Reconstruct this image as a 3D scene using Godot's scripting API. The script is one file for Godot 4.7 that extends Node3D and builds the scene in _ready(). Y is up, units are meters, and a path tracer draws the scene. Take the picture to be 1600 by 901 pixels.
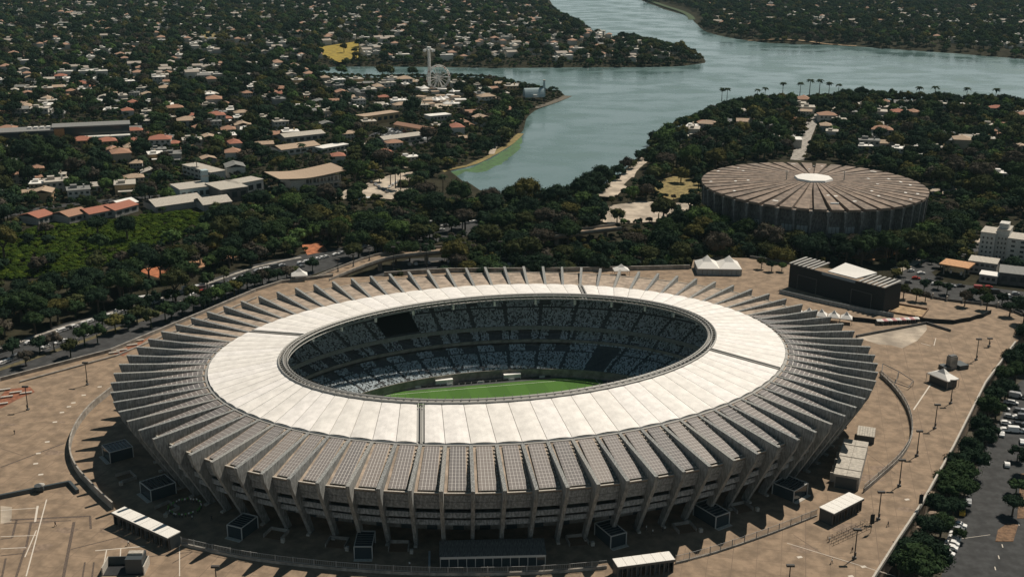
extends Node3D

# ------------------------------------------------------------------ camera
const F := 1800.491
const PITCH := 0.305489
const CAM := Vector3(2.539, 172.571, 395.124)
const ROLL := 0.0069
const STREET := -7.0
const LAKE := -13.0

var M := {}
var T := {}
var names := {}
var rng := RandomNumberGenerator.new()

# the point of the ground (at height y) that a photograph pixel looks at
func g(px: float, py: float, y := 0.0) -> Vector3:
	var x := px - 800.0
	var yy := py - 450.5
	var a := cos(ROLL) * x + sin(ROLL) * yy
	var b := -sin(ROLL) * x + cos(ROLL) * yy
	var d := Vector3(a / F, -sin(PITCH) - b / F * cos(PITCH), -cos(PITCH) + b / F * sin(PITCH))
	var t := (y - CAM.y) / d.y
	return CAM + d * t

func px_of(p: Vector3) -> Vector2:
	var v := p - CAM
	var d := -v.y * sin(PITCH) - v.z * cos(PITCH)
	var u := v.y * cos(PITCH) - v.z * sin(PITCH)
	if d < 1.0:
		return Vector2(-9999, -9999)
	var a := F * v.x / d
	var b := -F * u / d
	return Vector2(800.0 + cos(ROLL) * a - sin(ROLL) * b, 450.5 + sin(ROLL) * a + cos(ROLL) * b)

# ------------------------------------------------------------------ mesh builder
class MB:
	var v := PackedVector3Array()
	var n := PackedVector3Array()
	var c := PackedColorArray()
	var col := Color(1, 1, 1)
	var usecol := false
	func tri(a: Vector3, b: Vector3, d: Vector3) -> void:
		var nn := (b - a).cross(d - a)
		if nn.length_squared() < 1e-14:
			return
		nn = nn.normalized()
		v.push_back(a); v.push_back(d); v.push_back(b)
		n.push_back(nn); n.push_back(nn); n.push_back(nn)
		if usecol:
			c.push_back(col); c.push_back(col); c.push_back(col)
	func quad(a: Vector3, b: Vector3, d: Vector3, e: Vector3) -> void:
		tri(a, b, d)
		tri(a, d, e)
	func trin(a: Vector3, b: Vector3, d: Vector3, na: Vector3, nb: Vector3, nd: Vector3) -> void:
		v.push_back(a); v.push_back(d); v.push_back(b)
		n.push_back(na); n.push_back(nd); n.push_back(nb)
		if usecol:
			c.push_back(col); c.push_back(col); c.push_back(col)
	# eight corners: bottom a b c d (ccw from above), top e f g h
	func hexa(p: Array) -> void:
		quad(p[3], p[2], p[1], p[0])
		quad(p[4], p[5], p[6], p[7])
		for i in 4:
			var j := (i + 1) % 4
			quad(p[i], p[j], p[j + 4], p[i + 4])
	func box(cn: Vector3, s: Vector3, yaw := 0.0) -> void:
		var bs := Basis(Vector3.UP, yaw)
		var h := s * 0.5
		var q := []
		for yy in [-h.y, h.y]:
			for k in [[-1, 1], [1, 1], [1, -1], [-1, -1]]:
				q.push_back(cn + bs * Vector3(k[0] * h.x, yy, k[1] * h.z))
		hexa(q)
	# box between two points
	func beam(a: Vector3, b: Vector3, w: float, h: float) -> void:
		var d := (b - a).normalized()
		var up := Vector3.UP
		if absf(d.dot(up)) > 0.98:
			up = Vector3.RIGHT
		var s := d.cross(up).normalized() * w * 0.5
		var u := s.cross(d).normalized() * h * 0.5
		var q := [a - s - u, a + s - u, b + s - u, b - s - u, a - s + u, a + s + u, b + s + u, b - s + u]
		hexa(q)
	func tube(a: Vector3, b: Vector3, ra: float, rb: float, k := 6, caps := true) -> void:
		var d := (b - a).normalized()
		var up := Vector3.UP if absf(d.y) < 0.9 else Vector3.RIGHT
		var s := d.cross(up).normalized()
		var u := s.cross(d).normalized()
		for i in k:
			var t0 := TAU * i / k
			var t1 := TAU * (i + 1) / k
			var e0 := s * cos(t0) + u * sin(t0)
			var e1 := s * cos(t1) + u * sin(t1)
			trin(a + e0 * ra, b + e0 * rb, b + e1 * rb, e0, e0, e1)
			trin(a + e0 * ra, b + e1 * rb, a + e1 * ra, e0, e1, e1)
			if caps:
				tri(b, b + e0 * rb, b + e1 * rb)
				tri(a, a + e1 * ra, a + e0 * ra)
	# vertical prism of a polygon (xz points), y0..y1
	func prism(poly: PackedVector2Array, y0: float, y1: float, bottom := false) -> void:
		var idx := Geometry2D.triangulate_polygon(poly)
		for i in range(0, idx.size(), 3):
			var a := poly[idx[i]]
			var b := poly[idx[i + 1]]
			var d := poly[idx[i + 2]]
			var A := Vector3(a.x, y1, a.y)
			var B := Vector3(b.x, y1, b.y)
			var D := Vector3(d.x, y1, d.y)
			if (B - A).cross(D - A).y < 0.0:
				var tmp := B
				B = D
				D = tmp
			tri(A, B, D)
			if bottom:
				var o := Vector3(0, y0 - y1, 0)
				tri(A + o, D + o, B + o)
		if y1 - y0 < 0.0001:
			return
		var ccw := not Geometry2D.is_polygon_clockwise(poly)
		for i in poly.size():
			var a := poly[i]
			var b := poly[(i + 1) % poly.size()]
			if ccw:
				var tmp := a
				a = b
				b = tmp
			quad(Vector3(a.x, y0, a.y), Vector3(b.x, y0, b.y), Vector3(b.x, y1, b.y), Vector3(a.x, y1, a.y))
	# an extruded polygon in the plane (o; s outward, up), thickness w across side
	func plate(o: Vector3, s: Vector3, poly: PackedVector2Array, w: float) -> void:
		var side := s.cross(Vector3.UP).normalized() * w * 0.5
		var idx := Geometry2D.triangulate_polygon(poly)
		for sg in [-1.0, 1.0]:
			for i in range(0, idx.size(), 3):
				var q := []
				for k in 3:
					var p := poly[idx[i + k]]
					q.push_back(o + s * p.x + Vector3.UP * p.y + side * sg)
				if ((q[1] - q[0]).cross(q[2] - q[0])).dot(side) * sg < 0.0:
					tri(q[0], q[2], q[1])
				else:
					tri(q[0], q[1], q[2])
		var cen := Vector3.ZERO
		for p in poly:
			cen += o + s * p.x + Vector3.UP * p.y
		cen /= poly.size()
		for i in poly.size():
			var p0 := poly[i]
			var p1 := poly[(i + 1) % poly.size()]
			var a := o + s * p0.x + Vector3.UP * p0.y
			var b := o + s * p1.x + Vector3.UP * p1.y
			quad(a - side, b - side, b + side, a + side)
	func sphere(cn: Vector3, r: Vector3, seg := 8, rings := 5) -> void:
		for j in rings:
			var f0 := PI * j / rings
			var f1 := PI * (j + 1) / rings
			for i in seg:
				var t0 := TAU * i / seg
				var t1 := TAU * (i + 1) / seg
				var q := []
				for e in [[f0, t0], [f0, t1], [f1, t1], [f1, t0]]:
					q.push_back(Vector3(sin(e[0]) * cos(e[1]), cos(e[0]), -sin(e[0]) * sin(e[1])))
				trin(cn + q[0] * r, cn + q[3] * r, cn + q[2] * r, q[0], q[3], q[2])
				trin(cn + q[0] * r, cn + q[2] * r, cn + q[1] * r, q[0], q[2], q[1])
	func mesh() -> ArrayMesh:
		var arr := []
		arr.resize(Mesh.ARRAY_MAX)
		arr[Mesh.ARRAY_VERTEX] = v
		arr[Mesh.ARRAY_NORMAL] = n
		if usecol:
			arr[Mesh.ARRAY_COLOR] = c
		var m := ArrayMesh.new()
		m.add_surface_from_arrays(Mesh.PRIMITIVE_TRIANGLES, arr)
		return m

# ------------------------------------------------------------------ scene helpers
func numbered(called: String) -> String:
	if not names.has(called):
		names[called] = 0
		return called
	names[called] += 1
	return "%s_%03d" % [called, names[called]]

func thing(called: String, label: String, category: String, at := Vector3.ZERO, turn := 0.0, group := "") -> Node3D:
	var o := Node3D.new()
	o.name = numbered(called)
	add_child(o)
	o.position = at
	o.rotation.y = turn
	o.set_meta("label", label)
	o.set_meta("category", category)
	if group != "":
		o.set_meta("group", group)
	return o

func put(mesh: Mesh, called: String, m: Material, parent: Node) -> MeshInstance3D:
	var o := MeshInstance3D.new()
	o.mesh = mesh
	o.name = called
	o.material_override = m
	parent.add_child(o, true)
	return o

func part(mb: MB, called: String, m: Material, parent: Node) -> MeshInstance3D:
	return put(mb.mesh(), called, m, parent)

func solo(mb: MB, called: String, m: Material, label: String, category: String, group := "", at := Vector3.ZERO) -> MeshInstance3D:
	var o := put(mb.mesh(), numbered(called), m, self)
	o.position = at
	o.set_meta("label", label)
	o.set_meta("category", category)
	if group != "":
		o.set_meta("group", group)
	return o

func struct(mb: MB, called: String, m: Material) -> MeshInstance3D:
	var o := put(mb.mesh(), numbered(called), m, self)
	o.set_meta("kind", "structure")
	return o

func copy_of(o: Node3D, at: Vector3, turn: float, label := "", group := "") -> Node3D:
	var r: Node3D = o.duplicate()
	var base := String(o.name)
	if base.length() > 4 and base[base.length() - 4] == "_" and base.right(3).is_valid_int():
		base = base.left(base.length() - 4)
	r.name = numbered(base)
	add_child(r)
	r.position = at
	r.rotation.y = turn
	if label != "":
		r.set_meta("label", label)
	if group != "":
		r.set_meta("group", group)
	return r

func lin(r: float, gg: float, b: float) -> Color:
	return Color(r, gg, b).linear_to_srgb()

func noise_tex(seed_: int, freq: float, lo: float, hi: float, octaves := 5, kind := FastNoiseLite.TYPE_SIMPLEX_SMOOTH, size := 512) -> NoiseTexture2D:
	var f := FastNoiseLite.new()
	f.seed = seed_
	f.noise_type = kind
	f.frequency = freq
	f.fractal_type = FastNoiseLite.FRACTAL_FBM
	f.fractal_octaves = octaves
	f.fractal_gain = 0.6
	var r := Gradient.new()
	r.set_color(0, Color(lo, lo, lo).linear_to_srgb())
	r.set_color(1, Color(hi, hi, hi).linear_to_srgb())
	r.set_offset(0, 0.15)
	r.set_offset(1, 0.85)
	var t := NoiseTexture2D.new()
	t.width = size
	t.height = size
	t.seamless = true
	t.noise = f
	t.color_ramp = r
	return t

func mat(called: String, c: Color, rough := 0.9, tex: Texture2D = null, scale := Vector3.ONE, metal := 0.0) -> StandardMaterial3D:
	var m := StandardMaterial3D.new()
	m.albedo_color = c
	m.roughness = rough
	m.metallic = metal
	if tex:
		m.albedo_texture = tex
		m.uv1_triplanar = true
		m.uv1_world_triplanar = true
		m.uv1_scale = scale
	M[called] = m
	return m

func path_px(pts: Array, y: float) -> PackedVector3Array:
	var r := PackedVector3Array()
	for p in pts:
		r.push_back(g(p[0], p[1], y))
	return r

func poly_px(pts: Array, y: float) -> PackedVector2Array:
	var r := PackedVector2Array()
	for p in pts:
		var q := g(p[0], p[1], y)
		r.push_back(Vector2(q.x, q.z))
	return r

func smooth(pts: PackedVector3Array, step: float, closed := false) -> PackedVector3Array:
	var r := PackedVector3Array()
	var n := pts.size()
	var segs := n if closed else n - 1
	for i in segs:
		var p1 := pts[i]
		var p2 := pts[(i + 1) % n]
		var p0 := pts[(i - 1 + n) % n] if (closed or i > 0) else p1
		var p3 := pts[(i + 2) % n] if (closed or i < n - 2) else p2
		var k := maxi(1, int(p1.distance_to(p2) / step))
		for j in k:
			r.push_back(p1.cubic_interpolate(p2, p0, p3, float(j) / k))
	if not closed:
		r.push_back(pts[n - 1])
	return r

func flat_poly(pts: PackedVector2Array, y: float) -> MB:
	var b := MB.new()
	b.prism(pts, y, y)
	return b

func ribbon(pts: PackedVector3Array, w: float) -> MB:
	var b := MB.new()
	var L := PackedVector3Array()
	var R := PackedVector3Array()
	for i in pts.size():
		var d := pts[mini(i + 1, pts.size() - 1)] - pts[maxi(i - 1, 0)]
		var s := d.cross(Vector3.UP).normalized() * w * 0.5
		L.push_back(pts[i] - s)
		R.push_back(pts[i] + s)
	for i in pts.size() - 1:
		b.quad(L[i], R[i], R[i + 1], L[i + 1])
	return b

# a wall of rectangular section along a path whose points lie at its base
func wall_along(pts: PackedVector3Array, w: float, h: float, b: MB = null) -> MB:
	if b == null:
		b = MB.new()
	var L := PackedVector3Array()
	var R := PackedVector3Array()
	for i in pts.size():
		var d := pts[mini(i + 1, pts.size() - 1)] - pts[maxi(i - 1, 0)]
		d.y = 0
		var s := d.cross(Vector3.UP).normalized() * w * 0.5
		L.push_back(pts[i] - s)
		R.push_back(pts[i] + s)
	var u := Vector3.UP * h
	for i in pts.size() - 1:
		b.quad(L[i] + u, R[i] + u, R[i + 1] + u, L[i + 1] + u)
		b.quad(R[i], R[i + 1], R[i + 1] + u, R[i] + u)
		b.quad(L[i + 1], L[i], L[i] + u, L[i + 1] + u)
	var e := pts.size() - 1
	b.quad(L[0], R[0], R[0] + u, L[0] + u)
	b.quad(R[e], L[e], L[e] + u, R[e] + u)
	return b

# a rectangle on the ground given by the base pixels of its camera-facing side and its depth
func rect(ax: float, ay: float, bx: float, by: float, y := 0.0) -> Dictionary:
	var A := g(ax, ay, y)
	var B := g(bx, by, y)
	var d := B - A
	return {"p": (A + B) * 0.5, "len": d.length(), "yaw": atan2(-d.z, d.x)}

# ------------------------------------------------------------------ the lake and the land
var lake_poly := PackedVector2Array()
var plaza_poly := PackedVector2Array()

func lake_dist(p: Vector2) -> float:
	var best := 1e9
	var n := lake_poly.size()
	for i in n:
		var q := Geometry2D.get_closest_point_to_segment(p, lake_poly[i], lake_poly[(i + 1) % n])
		best = minf(best, p.distance_squared_to(q))
	best = sqrt(best)
	return -best if Geometry2D.is_point_in_polygon(p, lake_poly) else best

func land(x: float, z: float) -> float:
	if z > -330.0:
		return STREET - 0.06
	var d := lake_dist(Vector2(x, z))
	return land_d(d)

func land_d(d: float) -> float:
	if d > 45.0:
		return STREET - 0.06
	if d < 0.0:
		return LAKE + maxf(d * 0.12, -4.0)
	return lerpf(LAKE, STREET - 0.06, smoothstep(0.0, 1.0, d / 45.0) * 0.6 + d / 45.0 * 0.4)

func build_setting() -> void:
	lake_poly = poly_px([[655, 312], [662, 296], [690, 272], [740, 257], [792, 228], [818, 205], [822, 186], [838, 172], [884, 150], [876, 142], [845, 138], [815, 131], [770, 122], [690, 120], [600, 122], [520, 119], [490, 112], [500, 105], [600, 104], [700, 105], [800, 106], [950, 105], [1060, 104], [1106, 98], [1100, 90], [1075, 82], [1000, 66], [930, 48], [890, 30], [866, 10], [850, -14], [835, -30], [990, -30], [985, -10], [1002, 0], [1040, 15], [1075, 25], [1085, 34], [1110, 52], [1200, 67], [1300, 70], [1400, 77], [1500, 84], [1600, 92], [1760, 100], [1780, 185], [1600, 168], [1450, 160], [1300, 151], [1180, 162], [1100, 182], [1045, 207], [1000, 240], [945, 288], [850, 312], [760, 324], [700, 322]], LAKE)
	var sm := PackedVector3Array()
	for p in lake_poly:
		sm.push_back(Vector3(p.x, 0, p.y))
	sm = smooth(sm, 40.0, true)
	lake_poly = PackedVector2Array()
	for p in sm:
		lake_poly.push_back(Vector2(p.x, p.z))
	# land: one sheet to the horizon
	var xs := []
	var x := -12000.0
	while x < 12000.0:
		xs.push_back(x)
		x += 16.0 if absf(x - 150.0) < 1450.0 else 900.0
	var zs := []
	var z := 900.0
	while z > -14000.0:
		zs.push_back(z)
		if z > -320.0: z -= 200.0
		elif z > -900.0: z -= 12.0
		elif z > -1600.0: z -= 20.0
		elif z > -3200.0: z -= 50.0
		else: z -= 1200.0
	var H := []
	for zz in zs:
		var row := PackedFloat32Array()
		for xx in xs:
			if absf(xx) > 1700.0 or zz < -3300.0:
				row.push_back(STREET - 0.06)
			else:
				row.push_back(land(xx, zz))
		H.push_back(row)
	var b := MB.new()
	for j in zs.size() - 1:
		for i in xs.size() - 1:
			var a := Vector3(xs[i], H[j][i], zs[j])
			var c := Vector3(xs[i + 1], H[j][i + 1], zs[j])
			var d := Vector3(xs[i + 1], H[j + 1][i + 1], zs[j + 1])
			var e := Vector3(xs[i], H[j + 1][i], zs[j + 1])
			b.quad(a, c, d, e)
	struct(b, "ground", M.earth)
	var w := MB.new()
	w.quad(Vector3(-900, LAKE, -380), Vector3(1500, LAKE, -380), Vector3(1500, LAKE, -3500), Vector3(-900, LAKE, -3500))
	struct(w, "lake_water", M.water)
	# the stadium's raised plaza
	plaza_poly = poly_px([[-160, 660], [0, 595], [172, 550], [312, 492], [399, 455], [440, 442], [520, 434], [600, 431], [700, 425], [890, 424], [1080, 420], [1085, 401], [1172, 403], [1232, 412], [1300, 420], [1400, 448], [1480, 470], [1560, 480], [1600, 495], [1612, 515], [1587, 536], [1540, 600], [1490, 700], [1440, 790], [1400, 850], [1365, 905], [1330, 970], [1300, 1040], [-160, 1040]], 0.0)
	var pb := MB.new()
	var hole := PackedVector2Array()
	for i in 96:
		var e := ell(TAU * i / 96, 96.5, 68.0, RB)
		hole.push_back(Vector2(e.x, e.z))
	for half in [PackedVector2Array([Vector2(-3000, -3000), Vector2(0, -3000), Vector2(0, 3000), Vector2(-3000, 3000)]), PackedVector2Array([Vector2(0, -3000), Vector2(3000, -3000), Vector2(3000, 3000), Vector2(0, 3000)])]:
		for pc in Geometry2D.intersect_polygons(plaza_poly, half):
			for pd in Geometry2D.clip_polygons(pc, hole):
				pb.prism(pd, 0.0, 0.0)
	var n := plaza_poly.size()
	var cw := Geometry2D.is_polygon_clockwise(plaza_poly)
	for i in n:
		var a := plaza_poly[i]
		var c := plaza_poly[(i + 1) % n]
		if not cw:
			var tmp := a
			a = c
			c = tmp
		pb.quad(Vector3(a.x, -8, a.y), Vector3(c.x, -8, c.y), Vector3(c.x, 0, c.y), Vector3(a.x, 0, a.y))
	struct(pb, "plaza", M.plaza)

# ------------------------------------------------------------------ the stadium
const RT := -0.215
const RO := -0.26
const RI := -0.33
const RB := -0.235
var rib_t := []
var tip := []
var rim := []
var eye := []
var rdir := []

func ell(t: float, a: float, b: float, rot: float, y := 0.0) -> Vector3:
	var x := a * cos(t)
	var z := b * sin(t)
	return Vector3(x * cos(rot) - z * sin(rot), y, x * sin(rot) + z * cos(rot))

func on_ell(p: Vector3, a: float, b: float, rot: float, y: float) -> Vector3:
	var lx := p.x * cos(rot) + p.z * sin(rot)
	var lz := -p.x * sin(rot) + p.z * cos(rot)
	return ell(atan2(lz / b, lx / a), a, b, rot, y)

func stadium_frame() -> void:
	var n := 7200
	var acc := PackedFloat32Array([0.0])
	var t0 := deg_to_rad(110.5)
	var prev := ell(t0, 137.3, 108.5, 0)
	for i in range(1, n + 1):
		var p := ell(t0 + TAU * i / n, 137.3, 108.5, 0)
		acc.push_back(acc[i - 1] + p.distance_to(prev))
		prev = p
	var j := 0
	for k in 88:
		var want := acc[n] * k / 88.0
		while acc[j] < want:
			j += 1
		var t := t0 + TAU * j / n
		rib_t.push_back(fposmod(t, TAU))
		tip.push_back(ell(t, 137.3, 108.5, RT, 24.0))
		var tr := t - deg_to_rad(4.2) * sin(2.0 * t)
		var ti := tr - deg_to_rad(5.0) * sin(2.0 * tr)
		rim.push_back(on_ell(ell(tr, 105.4, 78.3, -0.227), 105.4, 78.3, RO, 24.6))
		eye.push_back(on_ell(ell(ti, 81.0, 53.0, -0.227), 81.3, 53.5, RI, 27.4))
		var d: Vector3 = tip[k] - rim[k]
		d.y = 0
		rdir.push_back(d.normalized())

func rp(k: int, u: float, y: float) -> Vector3:
	k = k % 88
	var q: Vector3 = tip[k] - rdir[k] * u
	q.y = y
	return q

func bay(k: int, f: float, u: float, y: float) -> Vector3:
	return rp(k, u, y).lerp(rp(k + 1, u, y), f)

# a slab across a bay from (u0,y0) outside to (u1,y1) inside, thickness th straight down
func bay_slab(b: MB, k: int, f0: float, f1: float, u0: float, y0: float, u1: float, y1: float, th: float) -> void:
	var dn := Vector3.DOWN * th
	var a := bay(k, f0, u0, y0)
	var c := bay(k, f1, u0, y0)
	var d := bay(k, f1, u1, y1)
	var e := bay(k, f0, u1, y1)
	# t grows clockwise seen from above with z down the page: order chosen for outward faces
	b.hexa([a + dn, e + dn, d + dn, c + dn, a, e, d, c])

func run_len(k: int) -> float:
	var d: Vector3 = tip[k % 88] - rim[k % 88]
	d.y = 0
	return d.length()

func ring_sweep(b: MB, prof: Array, n: int, t0 := 0.0, t1 := TAU) -> void:
	for i in n:
		var ta := lerpf(t0, t1, float(i) / n)
		var tb := lerpf(t0, t1, float(i + 1) / n)
		for j in prof.size() - 1:
			var p: Vector2 = prof[j]
			var q: Vector2 = prof[j + 1]
			b.quad(ell(tb, p.x + 28.5, p.x, RB, p.y), ell(ta, p.x + 28.5, p.x, RB, p.y), ell(ta, q.x + 28.5, q.x, RB, q.y), ell(tb, q.x + 28.5, q.x, RB, q.y))

func steps(p0: Vector2, p1: Vector2, rows: int) -> Array:
	var r := []
	for i in rows:
		var a := p0.lerp(p1, float(i) / rows)
		var c := p0.lerp(p1, float(i + 1) / rows)
		r.push_back(Vector2(a.x, a.y))
		r.push_back(Vector2(a.x, c.y))
	r.push_back(p1)
	return r

func build_stadium() -> void:
	stadium_frame()
	var S := thing("stadium", "huge oval concrete stadium with radial ribs and a white ring roof", "stadium")
	var seam := {}
	for want in [110.5, 34.7, 292.7, 213.7]:
		var best := 0
		for k in 88:
			if absf(angle_difference(rib_t[k], deg_to_rad(want))) < absf(angle_difference(rib_t[best], deg_to_rad(want))):
				best = k
		seam[best] = true
	# ribs
	for k in 88:
		var b := MB.new()
		var L := run_len(k)
		var o: Vector3 = tip[k]
		o.y = 0
		b.plate(o, rdir[k], PackedVector2Array([Vector2(0, 24.0), Vector2(-0.9, 20.6), Vector2(-12.4, 0.0), Vector2(-14.8, 0.0), Vector2(-8.6, 13.0), Vector2(-11.0, 18.6), Vector2(-L + 0.2, 22.6), Vector2(-L + 0.2, 24.25)]), 1.1)
		part(b, "rib", M[["rib", "rib_b", "rib_c"][(k * 7 + k / 5) % 3]], S)
	# plinths at the rib feet
	for k in 88:
		var b := MB.new()
		b.box(rp(k, 11.4, 0.3), Vector3(1.3, 0.6, 1.0), atan2(-rdir[k].z, rdir[k].x))
		part(b, "foot_block", M.concrete_pale, S)
	# slabs between the ribs, parapets and gallery bands
	for k in 88:
		var L0 := minf(run_len(k), run_len(k + 1)) - 0.3
		var f0 := 0.055
		var td := rad_to_deg(rib_t[k])
		var rear := td > 205.0 and td < 342.0
		var us := 3.0 if rear else 5.2
		var ys := 21.8 if rear else 20.6
		var b := MB.new()
		bay_slab(b, k, f0, 1.0 - f0, us, ys, L0, 24.0, 0.5)
		part(b, "roof_slab", M.slab, S)
		b = MB.new()
		bay_slab(b, k, f0, 1.0 - f0, us - 0.2, ys + 0.25, us + 0.3, ys + 0.27, 0.22)
		part(b, "slab_kerb", M.concrete_pale, S)
		# parapet in two lifts with a recessed joint
		for lift in [[us - 0.1, ys - 0.52, lerpf(us, 6.8, 0.45), 17.6], [lerpf(us, 6.8, 0.47), 17.47, 6.8, 15.0]]:
			b = MB.new()
			var q := []
			for e in [[lift[2], lift[3]], [lift[0], lift[1]]]:
				q.push_back(bay(k, f0, e[0], e[1]))
				q.push_back(bay(k, f0, e[0] + 0.5, e[1]))
				q.push_back(bay(k, 1 - f0, e[0] + 0.5, e[1]))
				q.push_back(bay(k, 1 - f0, e[0], e[1]))
			b.hexa(q)
			part(b, "parapet_panel", M.facade, S)
		for band in [[7.3, 13.5, 11.85], [8.9, 10.3, 8.7]]:
			b = MB.new()
			bay_slab(b, k, f0, 1 - f0, band[0], band[1], band[0] + 0.4, band[1], band[1] - band[2])
			part(b, "gallery_band", M.facade, S)
			b = MB.new()
			bay_slab(b, k, f0, 1 - f0, band[0] + 0.45, band[2] + 0.3, 22.0, band[2] + 0.3, 0.3)
			part(b, "gallery_floor", M.concrete, S)
		b = MB.new()
		bay_slab(b, k, 0.0, 1.0, 22.0, 21.6, 22.4, 21.6, 21.6)
		part(b, "back_wall", M.concrete, S)
		# a door in the back wall at the ground
		b = MB.new()
		bay_slab(b, k, 0.3, 0.7, 21.8, 3.2, 21.97, 3.2, 3.2)
		part(b, "gate_door", M.dark_metal, S)
	# solar modules on the sunny bays
	for k in 88:
		var td := rad_to_deg(rib_t[k])
		if td > 205.0 and td < 342.0:
			continue
		var L0 := minf(run_len(k), run_len(k + 1))
		var fr := MB.new()
		var u0 := 6.0
		var u1 := L0 - 1.6
		bay_slab(fr, k, 0.21, 0.80, u0, 21.25, u1, 24.32, 0.12)
		var frame := part(fr, "mounting_frame", M.solar_frame, S)
		var nu := int((u1 - u0) / 1.62)
		var mo := MB.new()
		for i in nu:
			for j in 5:
				var ua := lerpf(u0, u1, (i + 0.06) / nu)
				var ub := lerpf(u0, u1, (i + 0.94) / nu)
				var fa := lerpf(0.21, 0.80, (j + 0.065) / 5.0)
				var fb := lerpf(0.21, 0.80, (j + 0.935) / 5.0)
				var ya := lerpf(21.25, 24.32, (ua - u0) / (u1 - u0)) + 0.05
				var yb := lerpf(21.25, 24.32, (ub - u0) / (u1 - u0)) + 0.05
				mo.quad(bay(k, fa, ua, ya), bay(k, fa, ub, yb), bay(k, fb, ub, yb), bay(k, fb, ua, ya))
		var so := part(mo, "solar_array", M[["solar", "solar_b", "solar_c"][(k * 5 + k / 4) % 3]], frame)
		so.set_meta("kind", "stuff")
		# little blocks and the gutter pipe beside the modules
		var pr := MB.new()
		for i in 12:
			var u := lerpf(6.5, L0 - 3.0, i / 11.0)
			var y := lerpf(20.6, 24.0, (u - 5.2) / (L0 - 5.5))
			pr.box(bay(k, 0.13, u, y + 0.2), Vector3(0.5, 0.4, 0.4), atan2(-rdir[k].z, rdir[k].x))
		var pb := part(pr, "cable_blocks", M.concrete_pale, S)
		pb.set_meta("kind", "stuff")
	# white roof panels
	for k in 88:
		var k2 := (k + 1) % 88
		var A: Vector3 = rim[k]
		var B: Vector3 = rim[k2]
		var C: Vector3 = eye[k2]
		var D: Vector3 = eye[k]
		var ga := 0.085
		var gb := 0.085
		if seam.has(k): ga = 1.25
		if seam.has(k2): gb = 1.25
		var e0 := (B - A).normalized()
		var e1 := (C - D).normalized()
		A += e0 * ga; D += e1 * ga
		B -= e0 * gb; C -= e1 * gb
		var b := MB.new()
		var nu := 5
		var nv := 4
		for i in nu:
			for j in nv:
				var q := []
				for e in [[i, j], [i + 1, j], [i + 1, j + 1], [i, j + 1]]:
					var fu: float = float(e[0]) / nu
					var fv: float = float(e[1]) / nv
					var p := A.lerp(D, fu).lerp(B.lerp(C, fu), fv)
					p.y += 4.0 * fv * (1.0 - fv) * lerpf(0.3, 0.08, fu)
					q.push_back(p)
				b.quad(q[0], q[1], q[2], q[3])
		# rim skirts
		var dn := Vector3.DOWN * 0.35
		for e in [[A, D], [D, C], [C, B], [B, A]]:
			b.quad(e[0], e[1], e[1] + dn, e[0] + dn)
		part(b, "roof_panel", M[["roof_white", "roof_white_b", "roof_white_c"][(k * 5 + k / 3) % 3]], S)
		b = MB.new()
		var sd := Vector3.DOWN * 1.25
		b.quad(rim[k] + sd, rim[k2] + sd, eye[k2] + sd * 1.1, eye[k] + sd * 1.1)
		part(b, "roof_soffit", M.steel_pale, S)
		# beam under the joint
		b = MB.new()
		var r0: Vector3 = rim[k]
		var i0: Vector3 = eye[k]
		b.beam(r0 + Vector3.DOWN * 0.75, i0 + Vector3.DOWN * 0.75, 0.5, 0.7)
		part(b, "roof_beam", M.steel, S)
		if seam.has(k):
			for sgn in [-1.0, 1.0]:
				b = MB.new()
				b.beam(r0 + e0 * 0.75 * sgn + Vector3.UP * 0.15, i0 + e1 * 0.75 * sgn + Vector3.UP * 0.15, 0.35, 0.5)
				part(b, "joint_beam", M.steel, S)
			b = MB.new()
			b.beam(r0 + Vector3.DOWN * 0.3, i0 + Vector3.DOWN * 0.3, 0.3, 0.2)
			part(b, "joint_gutter", M.steel, S)
	# gutter round the outer rim of the white roof
	var gt := MB.new()
	for k in 88:
		var p0: Vector3 = rim[k] + rdir[k] * 0.55
		var p1: Vector3 = rim[(k + 1) % 88] + rdir[(k + 1) % 88] * 0.55
		gt.beam(p0 + Vector3.DOWN * 0.55, p1 + Vector3.DOWN * 0.55, 0.9, 0.35)
	part(gt, "rim_gutter", M.steel, S)
	# the steel ring round the eye of the roof
	for rg in [[0.3, 27.75, 0.32], [-1.3, 28.1, 0.22], [-2.7, 27.7, 0.26], [-1.3, 26.0, 0.3], [-2.7, 26.3, 0.2]]:
		var b := MB.new()
		for i in 176:
			var ta := TAU * i / 176
			var tb := TAU * (i + 1) / 176
			b.tube(ell(ta, 81.3 + rg[0], 53.5 + rg[0], RI, rg[1]), ell(tb, 81.3 + rg[0], 53.5 + rg[0], RI, rg[1]), rg[2], rg[2], 6, false)
		part(b, "eye_ring_chord", M.steel, S)
	var br := MB.new()
	for i in 176:
		var ta := TAU * i / 176
		var tb := TAU * (i + 0.5) / 176
		br.tube(ell(ta, 81.6, 53.8, RI, 27.75), ell(ta, 78.6, 50.8, RI, 27.7), 0.11, 0.11, 4, false)
		br.tube(ell(ta, 80.0, 52.2, RI, 28.1), ell(tb, 80.0, 52.2, RI, 26.0), 0.1, 0.1, 4, false)
		br.tube(ell(ta, 78.6, 50.8, RI, 27.7), ell(tb, 80.0, 52.2, RI, 26.0), 0.1, 0.1, 4, false)
		br.tube(ell(tb, 80.0, 52.2, RI, 26.0), ell(ta, 81.6, 53.8, RI, 27.75), 0.1, 0.1, 4, false)
		br.tube(ell(ta, 78.6, 50.8, RI, 26.3), ell(ta, 78.6, 50.8, RI, 28.7), 0.07, 0.07, 4, false)
	part(br, "ring_bracing", M.steel, S).set_meta("kind", "stuff")
	var cw := MB.new()
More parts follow.
